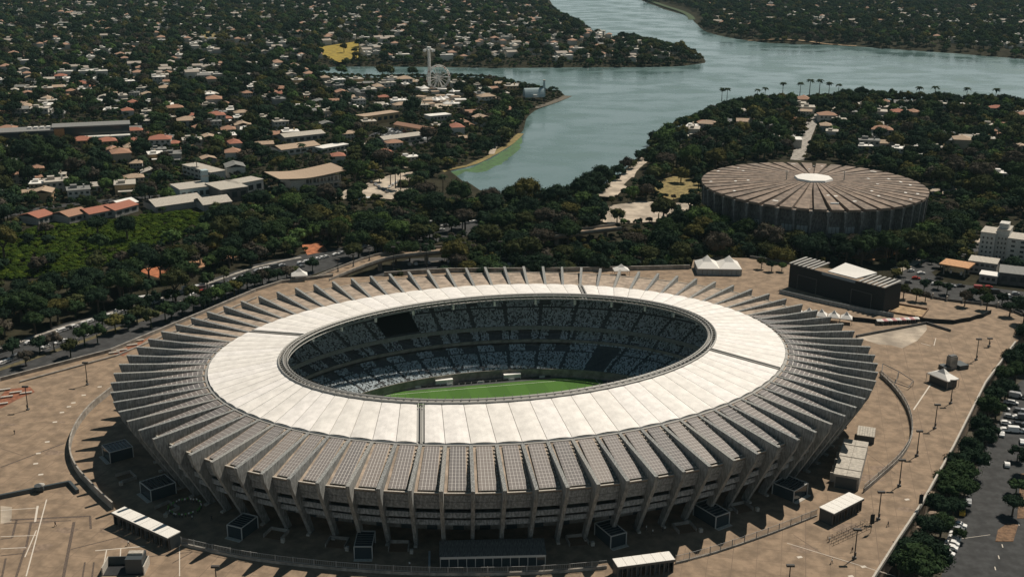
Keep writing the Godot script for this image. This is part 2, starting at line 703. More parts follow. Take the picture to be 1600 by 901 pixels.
	for i in 176:
		var ta := TAU * i / 176
		var tb := TAU * (i + 1) / 176
		cw.hexa([ell(tb, 79.9, 52.1, RI, 27.3), ell(ta, 79.9, 52.1, RI, 27.3), ell(ta, 78.8, 51.0, RI, 27.3), ell(tb, 78.8, 51.0, RI, 27.3), ell(tb, 79.9, 52.1, RI, 27.4), ell(ta, 79.9, 52.1, RI, 27.4), ell(ta, 78.8, 51.0, RI, 27.4), ell(tb, 78.8, 51.0, RI, 27.4)])
	part(cw, "catwalk", M.steel, S)
	# the bowl
	var bw := MB.new()
	ring_sweep(bw, [Vector2(30, -3.03), Vector2(40.0, -3.03)], 120)
	part(bw, "pitch_surround", M.surround, S)
	bw = MB.new()
	ring_sweep(bw, [Vector2(40.0, -3.03), Vector2(40.0, 0.5), Vector2(40.3, 0.5), Vector2(40.3, -0.1)], 120)
	part(bw, "front_wall", M.concrete, S)
	bw = MB.new()
	ring_sweep(bw, steps(Vector2(40.3, -0.1), Vector2(57.0, 4.4), 20), 120)
	part(bw, "lower_stand", M.stand, S)
	bw = MB.new()
	ring_sweep(bw, [Vector2(57.0, 4.4), Vector2(62.0, 4.4), Vector2(62.0, 5.6), Vector2(57.6, 5.6), Vector2(57.6, 7.0), Vector2(58.0, 7.0), Vector2(58.0, 6.0)], 120)
	part(bw, "box_front", M.concrete, S)
	bw = MB.new()
	ring_sweep(bw, steps(Vector2(58.0, 6.0), Vector2(64.5, 8.6), 8), 120)
	part(bw, "middle_stand", M.stand, S)
	bw = MB.new()
	ring_sweep(bw, [Vector2(64.5, 8.6), Vector2(66.0, 8.6), Vector2(66.0, 10.6), Vector2(60.6, 10.2)], 120)
	part(bw, "box_ceiling", M.concrete, S)
	bw = MB.new()
	ring_sweep(bw, [Vector2(60.6, 10.2), Vector2(60.6, 11.9), Vector2(61.0, 11.9), Vector2(61.0, 11.0)], 120)
	part(bw, "upper_fascia", M.fascia, S)
	bw = MB.new()
	ring_sweep(bw, steps(Vector2(61.0, 11.0), Vector2(84.5, 21.8), 28), 120)
	part(bw, "upper_stand", M.stand, S)
	bw = MB.new()
	ring_sweep(bw, [Vector2(84.5, 21.8), Vector2(86.5, 21.8), Vector2(86.5, 22.3)], 120)
	part(bw, "rear_wall", M.concrete, S)
	# one deep bank of seats at the far end instead of boxes
	bw = MB.new()
	ring_sweep(bw, steps(Vector2(56.9, 4.5), Vector2(63.8, 9.6), 10), 40, deg_to_rad(-62), deg_to_rad(55))
	part(bw, "end_stand", M.stand, S)
	for te in [-62.0, 55.0]:
		bw = MB.new()
		var pl := []
		for e in [[57.0, 4.4], [63.8, 4.4], [63.8, 9.7], [57.0, 6.8]]:
			pl.push_back(ell(deg_to_rad(te), e[0] + 28.5, e[0], RB, e[1]))
		bw.quad(pl[0], pl[1], pl[2], pl[3])
		part(bw, "end_wall", M.concrete, S)
	# aisles and seats
	rng.seed = 11
	var seat := MB.new()
	seat.usecol = true
	seat.box(Vector3(0, 0.42, 0), Vector3(0.46, 0.08, 0.44))
	seat.box(Vector3(0, 0.62, -0.2), Vector3(0.46, 0.42, 0.06))
	var sm := seat.mesh()
	var tiers := [["lower_seats", Vector2(40.3, -0.1), Vector2(57.0, 4.4), 20, 40, 0], ["middle_seats", Vector2(58.0, 6.0), Vector2(64.5, 8.6), 8, 44, 1], ["end_seats", Vector2(56.9, 4.5), Vector2(63.8, 9.6), 10, 40, 2], ["upper_seats", Vector2(61.0, 11.0), Vector2(84.5, 21.8), 28, 40, 3]]
	for tr in tiers:
		var xf := []
		var cols := []
		for r in tr[3]:
			var rb: float = lerpf(tr[1].x, tr[2].x, (r + 0.5) / tr[3])
			var ry: float = lerpf(tr[1].y, tr[2].y, (r + 1.0) / tr[3])
			var t := 0.0
			while t < TAU:
				var dd := Vector2((rb + 28.5) * sin(t), rb * cos(t)).length()
				t += 0.56 / dd
				var s := fposmod(t / TAU * tr[4], 1.0)
				var dg := rad_to_deg(fposmod(t + PI, TAU) - PI)
				var keep := s > 0.11
				if tr[5] == 1:
					keep = s < 0.56 and not (dg > -62.0 and dg < 55.0)
					if s > 0.24 and s < 0.3: keep = false
				elif tr[5] == 2:
					keep = keep and dg > -61.0 and dg < 54.0 and not (dg > -6.0 and dg < 1.0 and r > 2)
				elif tr[5] == 0:
					if not (dg > -62 and dg < 55) and r > 14 and s > 0.62: keep = false
					if dg > -54 and dg < -46: keep = false
					if r == 14: keep = false
				else:
					if r == 12: keep = false
					if dg > -114 and dg < -104: keep = false
					if r > 13 and fposmod(t / TAU * 20.0, 1.0) < 0.16: keep = false
				if not keep:
					continue
				var p := ell(t, rb + 28.5, rb, RB, ry)
				var c := ell(t, 28.5, 0.01, RB, ry)
				var d := (c - p)
				xf.push_back(Transform3D(Basis(Vector3.UP, atan2(d.x, d.z)), p))
				var h := rng.randf()
				var v := 0.66 if h < 0.45 else (0.4 if h < 0.75 else 0.12)
				cols.push_back(Color(v * 0.9, v * 1.0, v * 1.05))
		var mm := MultiMesh.new()
		mm.transform_format = MultiMesh.TRANSFORM_3D
		mm.use_colors = true
		mm.mesh = sm
		mm.instance_count = xf.size()
		for i in xf.size():
			mm.set_instance_transform(i, xf[i])
			mm.set_instance_color(i, cols[i])
		var mi := MultiMeshInstance3D.new()
		mi.multimesh = mm
		mi.material_override = M.seat
		mi.name = tr[0]
		mi.set_meta("kind", "stuff")
		S.add_child(mi, true)
	# covered block and the big screen
	for e in [[-113.8, -104.2, 62.0, 83.0, 11.6, 21.2]]:
		var b := MB.new()
		for i in 6:
			var ta := deg_to_rad(lerpf(e[0], e[1], i / 6.0))
			var tb := deg_to_rad(lerpf(e[0], e[1], (i + 1) / 6.0))
			b.quad(ell(tb, e[2] + 28.5, e[2], RB, e[4] + 0.7), ell(ta, e[2] + 28.5, e[2], RB, e[4] + 0.7), ell(ta, e[3] + 28.5, e[3], RB, e[5] + 0.9), ell(tb, e[3] + 28.5, e[3], RB, e[5] + 0.9))
		part(b, "block_cover", M.black_cloth, S)
	for sc in [[-14.0, 66.0], [168.0, 66.0]]:
		var b := MB.new()
		var p := ell(deg_to_rad(sc[0]), sc[1] + 28.5, sc[1], RB, 19.0)
		var yaw := atan2(-p.x, -p.z)
		b.box(p, Vector3(15.0, 7.5, 1.2), yaw)
		var scr := part(b, "screen_case", M.black_metal, S)
		b = MB.new()
		b.box(p + Basis(Vector3.UP, yaw) * Vector3(0, 0, 0.66), Vector3(14.0, 6.6, 0.1), yaw)
		part(b, "screen", M.glass_dark, scr)
	# lamps and loudspeakers hung under the ring, entrance tunnel roof in the corner
	for i in 30:
		var ta := TAU * (i + 0.3) / 30
		var b := MB.new()
		var p := ell(ta, 83.5, 55.7, RI, 25.0)
		b.tube(p + Vector3.UP * 1.6, p + Vector3.DOWN * 1.6, 0.12, 0.12, 5)
		b.box(p + Vector3.DOWN * 1.2, Vector3(0.8, 2.6, 0.8), ta)
		part(b, "hanging_loudspeaker", M.white_paint, S)
	for tc in [-50.0]:
		var b := MB.new()
		var q := []
		for yy in [[0.0, 0.0], [0.4, 0.4]]:
			for e in [[tc - 4, 40.5, -0.4], [tc + 4, 40.5, -0.4], [tc + 4, 57.0, 4.0], [tc - 4, 57.0, 4.0]]:
				q.push_back(ell(deg_to_rad(e[0]), e[1] + 28.5, e[1], RB, e[2] + yy[0]))
		b.hexa([q[0], q[1], q[2], q[3], q[4], q[5], q[6], q[7]])
		part(b, "tunnel_cover", M.black_cloth, S)
	# advertising boards round the pitch edge
	for i in 34:
		var b := MB.new()
		var lx := lerpf(-42.0, 42.0, i / 33.0)
		var p := loc_pt(lx, -36.6, -2.6)
		b.box(p, Vector3(2.2, 0.8, 0.12), -RB)
		part(b, "pitch_board", M.white_paint if i % 5 == 1 else M.steel_dark, S)
	# dugouts
	for e in [[-16.0, -38.0], [12.0, -38.0]]:
		var b := MB.new()
		b.box(loc_pt(e[0], e[1], -1.9), Vector3(7.0, 2.2, 1.6), -RB)
		part(b, "dugout", M.white_paint, S)
	# pitch: mown bands, then lines
	for i in 12:
		var b := MB.new()
		var xa := lerpf(-47.0, 47.0, i / 12.0)
		var xb := lerpf(-47.0, 47.0, (i + 1) / 12.0)
		b.quad(loc_pt(xa, 34.5, -3.0), loc_pt(xb, 34.5, -3.0), loc_pt(xb, -34.5, -3.0), loc_pt(xa, -34.5, -3.0))
		part(b, "mown_band", M.turf if i % 2 == 0 else M.turf_light, S)
	var ln := MB.new()
	for e in [[-45, -32, 45, -32], [45, -32, 45, 32], [45, 32, -45, 32], [-45, 32, -45, -32], [-45, -19, -31, -19], [-31, -19, -31, 19], [-31, 19, -45, 19], [45, -19, 31, -19], [31, -19, 31, 19], [31, 19, 45, 19]]:
		ln.beam(loc_pt(e[0], e[1], -2.992), loc_pt(e[2], e[3], -2.992), 0.12, 0.006)
	part(ln, "pitch_lines", M.white_paint, S)

func loc_pt(lx: float, lz: float, y: float) -> Vector3:
	return Vector3(lx * cos(RB) - lz * sin(RB), y, lx * sin(RB) + lz * cos(RB))

# ------------------------------------------------------------------ the round arena
func build_arena() -> void:
	var C := Vector3(189.8, 0, -309.4)
	var R := 68.7
	var N := 44
	var S := thing("round_arena", "round concrete arena with a brown fan of radial roof plates and a white cap", "arena", C)
	var cp := func(t: float, r: float, y: float) -> Vector3: return Vector3(cos(t) * r, y, sin(t) * r)
	var d := TAU / N
	for k in N:
		var t := d * (k + 0.27)
		# roof plate, slightly domed towards the cap, with its folded lip at the rim
		var b := MB.new()
		var h0 := d * 0.36
		var h1 := d * 0.40
		for seg in 4:
			var ra := lerpf(R, 11.0, seg / 4.0)
			var rb := lerpf(R, 11.0, (seg + 1) / 4.0)
			var ya := lerpf(20.0, 23.2, seg / 4.0)
			var yb := lerpf(20.0, 23.2, (seg + 1) / 4.0)
			var ha := lerpf(h0, h1, seg / 4.0)
			var hb := lerpf(h0, h1, (seg + 1) / 4.0)
			b.quad(cp.call(t + ha, ra, ya), cp.call(t - ha, ra, ya), cp.call(t - hb, rb, yb), cp.call(t + hb, rb, yb))
			b.quad(cp.call(t - ha, ra, ya - 2.2), cp.call(t - hb, rb, yb - 2.2), cp.call(t - hb, rb, yb), cp.call(t - ha, ra, ya))
			b.quad(cp.call(t + hb, rb, yb - 2.2), cp.call(t + ha, ra, ya - 2.2), cp.call(t + ha, ra, ya), cp.call(t + hb, rb, yb))
		b.quad(cp.call(t + h0, R, 18.6), cp.call(t - h0, R, 18.6), cp.call(t - h0, R, 20.0), cp.call(t + h0, R, 20.0))
		part(b, "roof_plate", M.arena_roof if k % 3 else M.arena_roof_b, S)
		# gutter between the plates
		b = MB.new()
		var tg := t + d * 0.5
		b.quad(cp.call(tg + d * 0.2, R - 0.6, 17.9), cp.call(tg - d * 0.2, R - 0.6, 17.9), cp.call(tg - d * 0.2, 11.0, 21.2), cp.call(tg + d * 0.2, 11.0, 21.2))
		part(b, "roof_gutter", M.arena_roof_b, S)
		# column with a flared head under each gutter
		b = MB.new()
		var o := Vector3.ZERO
		var s := Vector3(cos(tg), 0, sin(tg))
		b.plate(o, s, PackedVector2Array([Vector2(R - 0.2, 18.5), Vector2(R - 1.4, -7.5), Vector2(R - 5.0, -7.5), Vector2(R - 8.0, 17.5)]), 1.1)
		b.quad(cp.call(tg + d * 0.16, R - 0.1, 18.55), cp.call(tg - d * 0.16, R - 0.1, 18.55), cp.call(tg - d * 0.05, R - 0.5, 13.5), cp.call(tg + d * 0.05, R - 0.5, 13.5))
		part(b, "column", M.arena_concrete, S)
		# wall bay with a window strip and a gallery
		b = MB.new()
		b.quad(cp.call(t + d * 0.5, R - 6.0, -7.5), cp.call(t - d * 0.5, R - 6.0, -7.5), cp.call(t - d * 0.5, R - 6.0, 19.0), cp.call(t + d * 0.5, R - 6.0, 19.0))
		part(b, "wall_bay", M.arena_concrete, S)
		b = MB.new()
		b.hexa([cp.call(t + d * 0.45, R - 2.6, 2.0), cp.call(t - d * 0.45, R - 2.6, 2.0), cp.call(t - d * 0.45, R - 6.0, 2.0), cp.call(t + d * 0.45, R - 6.0, 2.0), cp.call(t + d * 0.45, R - 2.6, 3.4), cp.call(t - d * 0.45, R - 2.6, 3.4), cp.call(t - d * 0.45, R - 6.0, 3.4), cp.call(t + d * 0.45, R - 6.0, 3.4)])
		part(b, "gallery", M.arena_concrete, S)
		if k % 5 != 2:
			for w in [-0.24, 0.0, 0.24]:
				if (k * 7 + int(w * 100)) % 3 == 0:
					continue
				b = MB.new()
				b.quad(cp.call(t + d * (w + 0.1), R - 5.9, 4.6), cp.call(t + d * (w - 0.1), R - 5.9, 4.6), cp.call(t + d * (w - 0.1), R - 5.9, 8.4), cp.call(t + d * (w + 0.1), R - 5.9, 8.4))
				part(b, "window", M.window_pale, S)
	# white cap
	var b := MB.new()
	for i in 8:
		var t0 := TAU * (i + 0.5) / 8
		var t1 := TAU * (i + 1.5) / 8
		b.quad(cp.call(t1, 12.0, 23.2), cp.call(t0, 12.0, 23.2), cp.call(t0, 11.6, 24.3), cp.call(t1, 11.6, 24.3))
		b.tri(cp.call(t1, 11.6, 24.3), cp.call(t0, 11.6, 24.3), Vector3(0, 25.2, 0))
	part(b, "roof_cap", M.white_roof, S)
	# two masts beside the cap and patch repairs on the plates
	for e in [[-17.0, 1.0], [18.5, 2.0]]:
		b = MB.new()
		b.tube(Vector3(e[0], 22.2, e[1]), Vector3(e[0], 28.5, e[1]), 0.35, 0.25, 5)
		b.tube(Vector3(e[0] - 1.2, 28.0, e[1]), Vector3(e[0] + 1.2, 28.0, e[1]), 0.2, 0.2, 4)
		part(b, "mast", M.steel, S)
	rng.seed = 5
	for i in 26:
		var k := rng.randi() % N
		var t := d * (k + 0.27) + rng.randf_range(-0.2, 0.2) * d
		var r := rng.randf_range(34.0, 66.0)
		var y := lerpf(20.0, 23.2, (R - r) / (R - 11.0)) + 0.03
		var y2 := lerpf(20.0, 23.2, (R - r + 1.6) / (R - 11.0)) + 0.03
		b = MB.new()
		var w := rng.randf_range(0.08, 0.2) * d
		b.quad(cp.call(t + w, r, y), cp.call(t - w, r, y), cp.call(t - w, r - 1.6, y2), cp.call(t + w, r - 1.6, y2))
		part(b, "roof_patch", M.white_roof, S)

# ------------------------------------------------------------------ buildings by shape
# local frame: x along the front, z towards the camera side, origin at the middle of the front base
func block(parent: Node3D, called: String, x0: float, x1: float, z0: float, z1: float, y0: float, y1: float, m: Material) -> MeshInstance3D:
	var b := MB.new()
	b.box(Vector3((x0 + x1) / 2, (y0 + y1) / 2, (z0 + z1) / 2), Vector3(x1 - x0, y1 - y0, absf(z1 - z0)))
	return part(b, called, m, parent)

func win_row(parent: Node3D, x0: float, x1: float, n: int, y0: float, y1: float, z: float, m: Material, fill := 0.6) -> void:
	for i in n:
		var xc := lerpf(x0, x1, (i + 0.5) / n)
		var w := (x1 - x0) / n * fill
		var b := MB.new()
		b.box(Vector3(xc, (y0 + y1) / 2, z), Vector3(w, y1 - y0, 0.12))
		part(b, "window", m, parent)

func gable(b: MB, x0: float, x1: float, z0: float, z1: float, y: float, rise: float, over := 0.5) -> void:
	x0 -= over; x1 += over; z0 -= over; z1 += over
	var zm := (z0 + z1) / 2
	var th := 0.25
	for q in [[z1, zm], [zm, z0]]:
		var ya := y if q[0] != zm else y + rise
		var yb := y if q[1] != zm else y + rise
		b.hexa([Vector3(x0, ya - th, q[0]), Vector3(x1, ya - th, q[0]), Vector3(x1, yb - th, q[1]), Vector3(x0, yb - th, q[1]), Vector3(x0, ya, q[0]), Vector3(x1, ya, q[0]), Vector3(x1, yb, q[1]), Vector3(x0, yb, q[1])])

func hip(b: MB, x0: float, x1: float, z0: float, z1: float, y: float, rise: float, over := 0.6) -> void:
	x0 -= over; x1 += over; z0 -= over; z1 += over
	var zm := (z0 + z1) / 2
	var run := minf((z1 - z0) / 2, (x1 - x0) / 2 - 0.3)
	var A := Vector3(x0 + run, y + rise, zm)
	var B := Vector3(x1 - run, y + rise, zm)
	b.quad(Vector3(x0, y, z1), Vector3(x1, y, z1), B, A)
	b.quad(Vector3(x1, y, z0), Vector3(x0, y, z0), A, B)
	b.tri(Vector3(x1, y, z1), Vector3(x1, y, z0), B)
	b.tri(Vector3(x0, y, z0), Vector3(x0, y, z1), A)
	b.quad(Vector3(x0, y, z0), Vector3(x1, y, z0), Vector3(x1, y, z1), Vector3(x0, y, z1))

# simple placed building: flat / gable / hip roof, windows on the camera side
func building(called: String, label: String, cat: String, ax: float, ay: float, bx: float, by: float, depth: float, h: float, roof: String, wm: Material, rm: Material, nw := 4, floors := 1, base := STREET, rise := 2.0, group := "") -> Node3D:
	var r := rect(ax, ay, bx, by, base)
	var o := thing(called, label, cat, r.p, r.yaw, group)
	var hx: float = r.len / 2
	block(o, "wall", -hx, hx, -depth, 0, 0, h, wm)
	if roof == "flat":
		block(o, "roof", -hx - 0.3, hx + 0.3, -depth - 0.3, 0.3, h, h + 0.45, rm)
	else:
		var b := MB.new()
		if roof == "gable":
			gable(b, -hx, hx, -depth, 0, h + 0.25, rise)
		else:
			hip(b, -hx, hx, -depth, 0, h + 0.02, rise)
		part(b, "roof", rm, o)
	if nw > 0:
		for f in floors:
			var y0 := h / floors * (f + 0.35)
			win_row(o, -hx + 0.5, hx - 0.5, nw, y0, y0 + h / floors * 0.4, 0.03, M.window)
	return o

func tent(parent: Node3D, x0: float, x1: float, z0: float, z1: float, eave: float, peak: float, m: Material, peaks := 1) -> void:
	for i in peaks:
		var xa := lerpf(x0, x1, float(i) / peaks)
		var xb := lerpf(x0, x1, float(i + 1) / peaks)
		var b := MB.new()
		var c := Vector3((xa + xb) / 2, peak, (z0 + z1) / 2)
		var q := [Vector3(xa, eave, z1), Vector3(xb, eave, z1), Vector3(xb, eave, z0), Vector3(xa, eave, z0)]
		for j in 4:
			# concave slopes: a waist point lies under the straight line
			var p: Vector3 = q[j]
			var r: Vector3 = q[(j + 1) % 4]
			var pm := p.lerp(c, 0.6)
			var rm := r.lerp(c, 0.6)
			pm.y = lerpf(eave, peak, 0.45)
			rm.y = lerpf(eave, peak, 0.45)
			b.quad(p, r, rm, pm)
			b.tri(pm, rm, c)
			b.quad(p - Vector3.UP * 0.4, r - Vector3.UP * 0.4, r, p)
		part(b, "canopy", m, parent)
	for i in peaks + 1:
		for z in [z0, z1]:
			var b := MB.new()
			var xa := lerpf(x0, x1, float(i) / peaks)
			b.tube(Vector3(xa, 0, z), Vector3(xa, eave, z), 0.1, 0.1, 5)
			part(b, "leg", M.steel, parent)

func build_landmarks() -> void:
	# open-air stage: black mesh walls, white roof, wings
	var r := rect(1232, 448, 1380, 489, 0.0)
	var o := thing("concert_stage", "long black-clad concert stage with a white sloping roof at the plaza edge", "stage", r.p, r.yaw)
	var hx: float = r.len / 2
	block(o, "back_wall", -hx, hx, -1.0, 0, 0, 12.0, M.black_cloth)
	block(o, "side_wall", -hx, -hx + 0.8, -14.0, -1.0, 0, 12.0, M.black_cloth)
	block(o, "side_wall", hx - 0.8, hx, -14.0, -1.0, 0, 12.0, M.black_cloth)
	for sx in [-1, 1]:
		for i in 6:
			var b := MB.new()
			var xa: float = sx * hx - sx * (i * 2.6 + 0.5)
			b.beam(Vector3(xa, 12.5, 0.8), Vector3(xa, 13.1, -13.5), 1.2, 0.5)
			part(b, "roof_truss", M.steel, o)
		for px in [0.0, 11.0]:
			var b := MB.new()
			b.tube(Vector3(sx * (hx - 6 - px), 0, 1.2), Vector3(sx * (hx - 6 - px), 8, 1.2), 0.18, 0.18, 4)
			part(b, "gate_post", M.steel_dark, o)
		var b2 := MB.new()
		b2.tube(Vector3(sx * (hx - 6), 8, 1.2), Vector3(sx * (hx - 17), 8, 1.2), 0.18, 0.18, 4)
		part(b2, "gate_beam", M.steel_dark, o)
	var rb := MB.new()
	rb.hexa([Vector3(-hx * 0.22, 12.2, -2), Vector3(hx * 0.36, 12.2, -2), Vector3(hx * 0.5, 13.6, -14), Vector3(-hx * 0.16, 14.6, -14), Vector3(-hx * 0.22, 12.7, -2), Vector3(hx * 0.36, 12.7, -2), Vector3(hx * 0.5, 14.1, -14), Vector3(-hx * 0.16, 15.1, -14)])
	part(rb, "stage_roof", M.white_roof, o)
	block(o, "banner", -hx * 0.3, hx * 0.4, 0.05, 0.12, 10.8, 12.2, M.banner)
	# lettering-free barrier panels in front of the stage
	for i in 26:
		var t := i / 25.0
		var p := g(lerpf(1222, 1392, t), lerpf(459, 495, t) + sin(t * PI) * 1.5, 0.0)
		var b := MB.new()
		b.box(Vector3(0, 1.0, 0), Vector3(3.1, 2.0, 0.16))
		var bp := solo(b, "barrier_panel", M.barrier, "grey steel barrier panel in the row before the black stage", "barrier", "barrier row before the stage", p)
		bp.rotation.y = r.yaw
	# twin white tent on the plaza's far edge
	r = rect(1090, 430, 1159, 431, 0.0)
	o = thing("event_tent", "twin-peaked white tent with grey side curtains on the plaza", "tent", r.p, r.yaw)
	hx = r.len / 2
	tent(o, -hx, hx, -15, 0, 3.6, 9.0, M.white_roof, 2)
	for i in 9:
		block(o, "curtain", lerpf(-hx, hx, i / 9.0) + 0.08, lerpf(-hx, hx, (i + 1) / 9.0) - 0.08, -0.5, -0.3, 0, 3.2, M.barrier)
	block(o, "curtain", -hx + 0.1, -hx + 0.3, -14.5, -0.6, 0, 3.2, M.barrier)
	block(o, "curtain", hx - 0.3, hx - 0.1, -14.5, -0.6, 0, 3.2, M.barrier)
	# row of pyramid tents
	for i in 6:
		var t := i / 5.0
		var p := g(lerpf(1224, 1322, t), lerpf(496, 507, t), 0.0)
		var tn := thing("pyramid_tent", "small white pyramid tent in the row behind the ribs", "tent", p, -0.3, "row of pyramid tents")
		tent(tn, -2.6, 2.6, -5.2, 0, 2.6, 5.6, M.white_roof)
	var tz := thing("pyramid_tent", "lone white pyramid tent behind the back ribs", "tent", g(972, 432, 0), 0.1)
	tent(tz, -4, 4, -6, 0, 3.0, 6.0, M.white_roof)
	tz = thing("pyramid_tent", "white pyramid tent beside the foot of the ramp", "tent", g(468, 440, 0), 0.2)
	tent(tz, -4, 4, -6, 0, 3.0, 6.6, M.white_roof)
	# white tent and box booth on the right of the plaza
	var wt := thing("wedge_tent", "white peaked tent over a dark booth beside the lamp posts", "tent", g(1489, 607, 0), 0.5)
	tent(wt, -3.2, 3.2, -10.5, 0, 3.6, 6.8, M.white_roof)
	block(wt, "booth", -2.6, 2.6, -9.5, -0.4, 0, 2.9, M.dark_metal)
	var cb := thing("equipment_booth", "grey upright machine cabin with railing on the plaza", "booth", g(1490, 577, 0), 0.35)
	block(cb, "cabin", -1.8, 1.8, -2.5, 0, 0, 5.4, M.concrete)
	block(cb, "top", -1.5, 1.5, -2.2, -0.3, 5.4, 5.8, M.steel_dark)
	block(cb, "side_box", -4.6, -1.9, -3.5, 1.0, 0, 1.6, M.dark_metal)
	block(cb, "side_box", 1.9, 6.4, -4.0, 1.6, 0, 1.8, M.dark_metal)
	# apartment block on the far right
	r = rect(1528, 404, 1600, 414, STREET)
	o = thing("apartment_block", "white apartment block with rows of small windows beside the road junction", "building", r.p, r.yaw)
	hx = r.len / 2
	for seg in [[-hx, -hx * 0.35, 0.0, 15.5], [-hx * 0.35, hx * 0.2, -3.0, 17.5], [hx * 0.2, hx + 6, 0.4, 14.0]]:
		block(o, "wall", seg[0], seg[1], -15, seg[2], 0, seg[3], M.wall_white)
		block(o, "roof", seg[0] - 0.2, seg[1] + 0.2, -15.2, seg[2] + 0.2, seg[3], seg[3] + 0.5, M.roof_pale)
		for f in 5:
			win_row(o, seg[0] + 0.6, seg[1] - 0.6, 3, 1.4 + f * 2.7, 2.6 + f * 2.7, seg[2] + 0.04, M.window, 0.4)
	block(o, "stair_tower", -hx * 0.3, hx * 0.1, -12, -5, 17.5, 21.0, M.wall_white)
	# petrol-station canopy and sheds by the junction
	r = rect(1466, 428, 1512, 436, STREET)
	o = thing("petrol_station", "orange-roofed filling station canopy beside the road junction", "building", r.p, r.yaw)
	hx = r.len / 2
	block(o, "canopy_roof", -hx, hx, -13, 0, 5.2, 6.0, M.roof_orange)
	for sx in [-0.7, 0.7]:
		for z in [-10.5, -2.5]:
			block(o, "pillar", sx * hx - 0.3, sx * hx + 0.3, z - 0.3, z + 0.3, 0, 5.2, M.concrete)
	for sx in [-0.35, 0.35]:
		block(o, "pump", sx * hx - 0.5, sx * hx + 0.5, -7.0, -6.0, 0.0, 1.7, M.white_paint)
	building("corner_shop", "pale flat-roofed shop behind the filling station", "building", 1512, 424, 1556, 430, 12, 6, "flat", M.wall_grey, M.roof_pale, 5, 2)
	building("corner_shop", "low pale shed with a white roof beside the filling station", "building", 1530, 440, 1558, 444, 8, 4, "flat", M.wall_grey, M.white_roof, 3, 1)
	building("dark_warehouse", "dark grey flat warehouse at the road junction", "building", 1560, 443, 1620, 450, 16, 6, "flat", M.concrete_dark, M.roof_grey, 4, 1)
	# left: modern dark block with an orange end
	r = rect(44, 225, 84, 223, STREET)
	o = thing("dark_office", "long dark glass office wing with an orange curved end wall", "building", r.p, r.yaw)
	hx = r.len / 2
	block(o, "wall", -hx - 45, hx, -22, 0, 0, 10, M.glass_wall)
	block(o, "roof", -hx - 46, hx + 0.5, -23, 0.6, 10, 11, M.roof_grey)
	block(o, "wall", hx, hx + 62, -20, -2, 0, 12, M.glass_wall)
	block(o, "roof", hx - 1, hx + 63, -22, -1, 12, 13, M.roof_grey)
	var eb := MB.new()
	for i in 5:
		var a0 := lerpf(0.0, PI / 2, i / 5.0)
		var a1 := lerpf(0.0, PI / 2, (i + 1) / 5.0)
		eb.quad(Vector3(hx + 9 - 9 * cos(a0), 0, -1.9 + 3 * sin(a0) * 0.2), Vector3(hx + 9 - 9 * cos(a1), 0, -1.9 + 3 * sin(a1) * 0.2), Vector3(hx + 9 - 8 * cos(a1), 11.6, 0.4 + 3 * sin(a1) * 0.2), Vector3(hx + 9 - 8 * cos(a0), 11.6, 0.4 + 3 * sin(a0) * 0.2))
	part(eb, "end_wall", M.roof_orange, o)
	for i in 4:
		block(o, "roof_unit", -hx + i * 5.0, -hx + i * 5.0 + 3, -14, -10, 11, 12.6, M.white_roof)
	block(o, "annex", hx + 22, hx + 62, 1, 9, 0, 5, M.wall_white)
	# the white school-like complex
	building("long_hall", "long white hall with a low grey roof behind the green scrub", "building", 282, 315, 330, 309, 20, 8, "flat", M.wall_blue, M.roof_pale, 5, 1)
	building("canopy_hall", "white building with a broad grey overhanging roof by the wood", "building", 346, 318, 388, 312, 26, 9, "flat", M.concrete_dark, M.roof_pale, 3, 1)
	building("long_hall", "white two-window hall joined to the broad grey roof", "building", 372, 308, 412, 300, 14, 9, "flat", M.wall_white, M.roof_pale, 3, 1)
	building("vaulted_shed", "long pale shed with a shallow gabled roof at the wood's edge", "building", 244, 333, 318, 322, 22, 4, "gable", M.wall_grey, M.roof_pale, 0, 1, STREET, 3.0)
	building("vaulted_shed", "short pale shed with a shallow gabled roof at the wood's edge", "building", 318, 330, 362, 324, 18, 4, "gable", M.wall_grey, M.roof_pale, 0, 1, STREET, 3.0)
	var wtw := building("water_tower", "slim pale blue water tower above the white halls", "tower", 318, 303, 327, 302, 5, 16, "flat", M.wall_blue, M.wall_blue, 0)
	block(wtw, "tank_band", -2.6, 2.6, 0.02, 0.1, 12, 13, M.steel)
	for e in [[180, 340, 216, 330, "red"], [140, 346, 180, 338, "dark red"], [108, 350, 140, 342, "brown"], [60, 352, 84, 345, "brown tiled"]]:
		building("workshop", "long workshop with a %s roof at the scrub's edge" % e[4], "building", e[0], e[1], e[2], e[3], 16, 4.5, "gable", M.wall_grey, M.roof_red if e[4] != "brown" else M.roof_tile, 3, 1, STREET, 2.2)
	building("workshop", "workshop with a white and grey sheet roof beside the red one", "building", 190, 333, 216, 327, 14, 5, "gable", M.wall_grey, M.white_roof, 2, 1, STREET, 2.0)
	# butterfly-roofed clubhouse by the lake road
	r = rect(455, 300, 530, 291, STREET)
	o = thing("butterfly_clubhouse", "two-storey building under a sagging butterfly roof beside the lake road", "building", r.p, r.yaw)
	hx = r.len / 2
	block(o, "wall", -hx, hx, -20, 0, 0, 8.0, M.wall_white)
	block(o, "gallery", -hx * 0.5, hx, 0.0, 2.2, 3.4, 4.6, M.concrete_pale)
	win_row(o, -hx * 0.4, hx - 1, 9, 4.9, 7.6, 0.05, M.window, 0.75)
	win_row(o, -hx * 0.4, hx - 1, 7, 0.6, 3.0, 0.05, M.window, 0.7)
	var bf := MB.new()
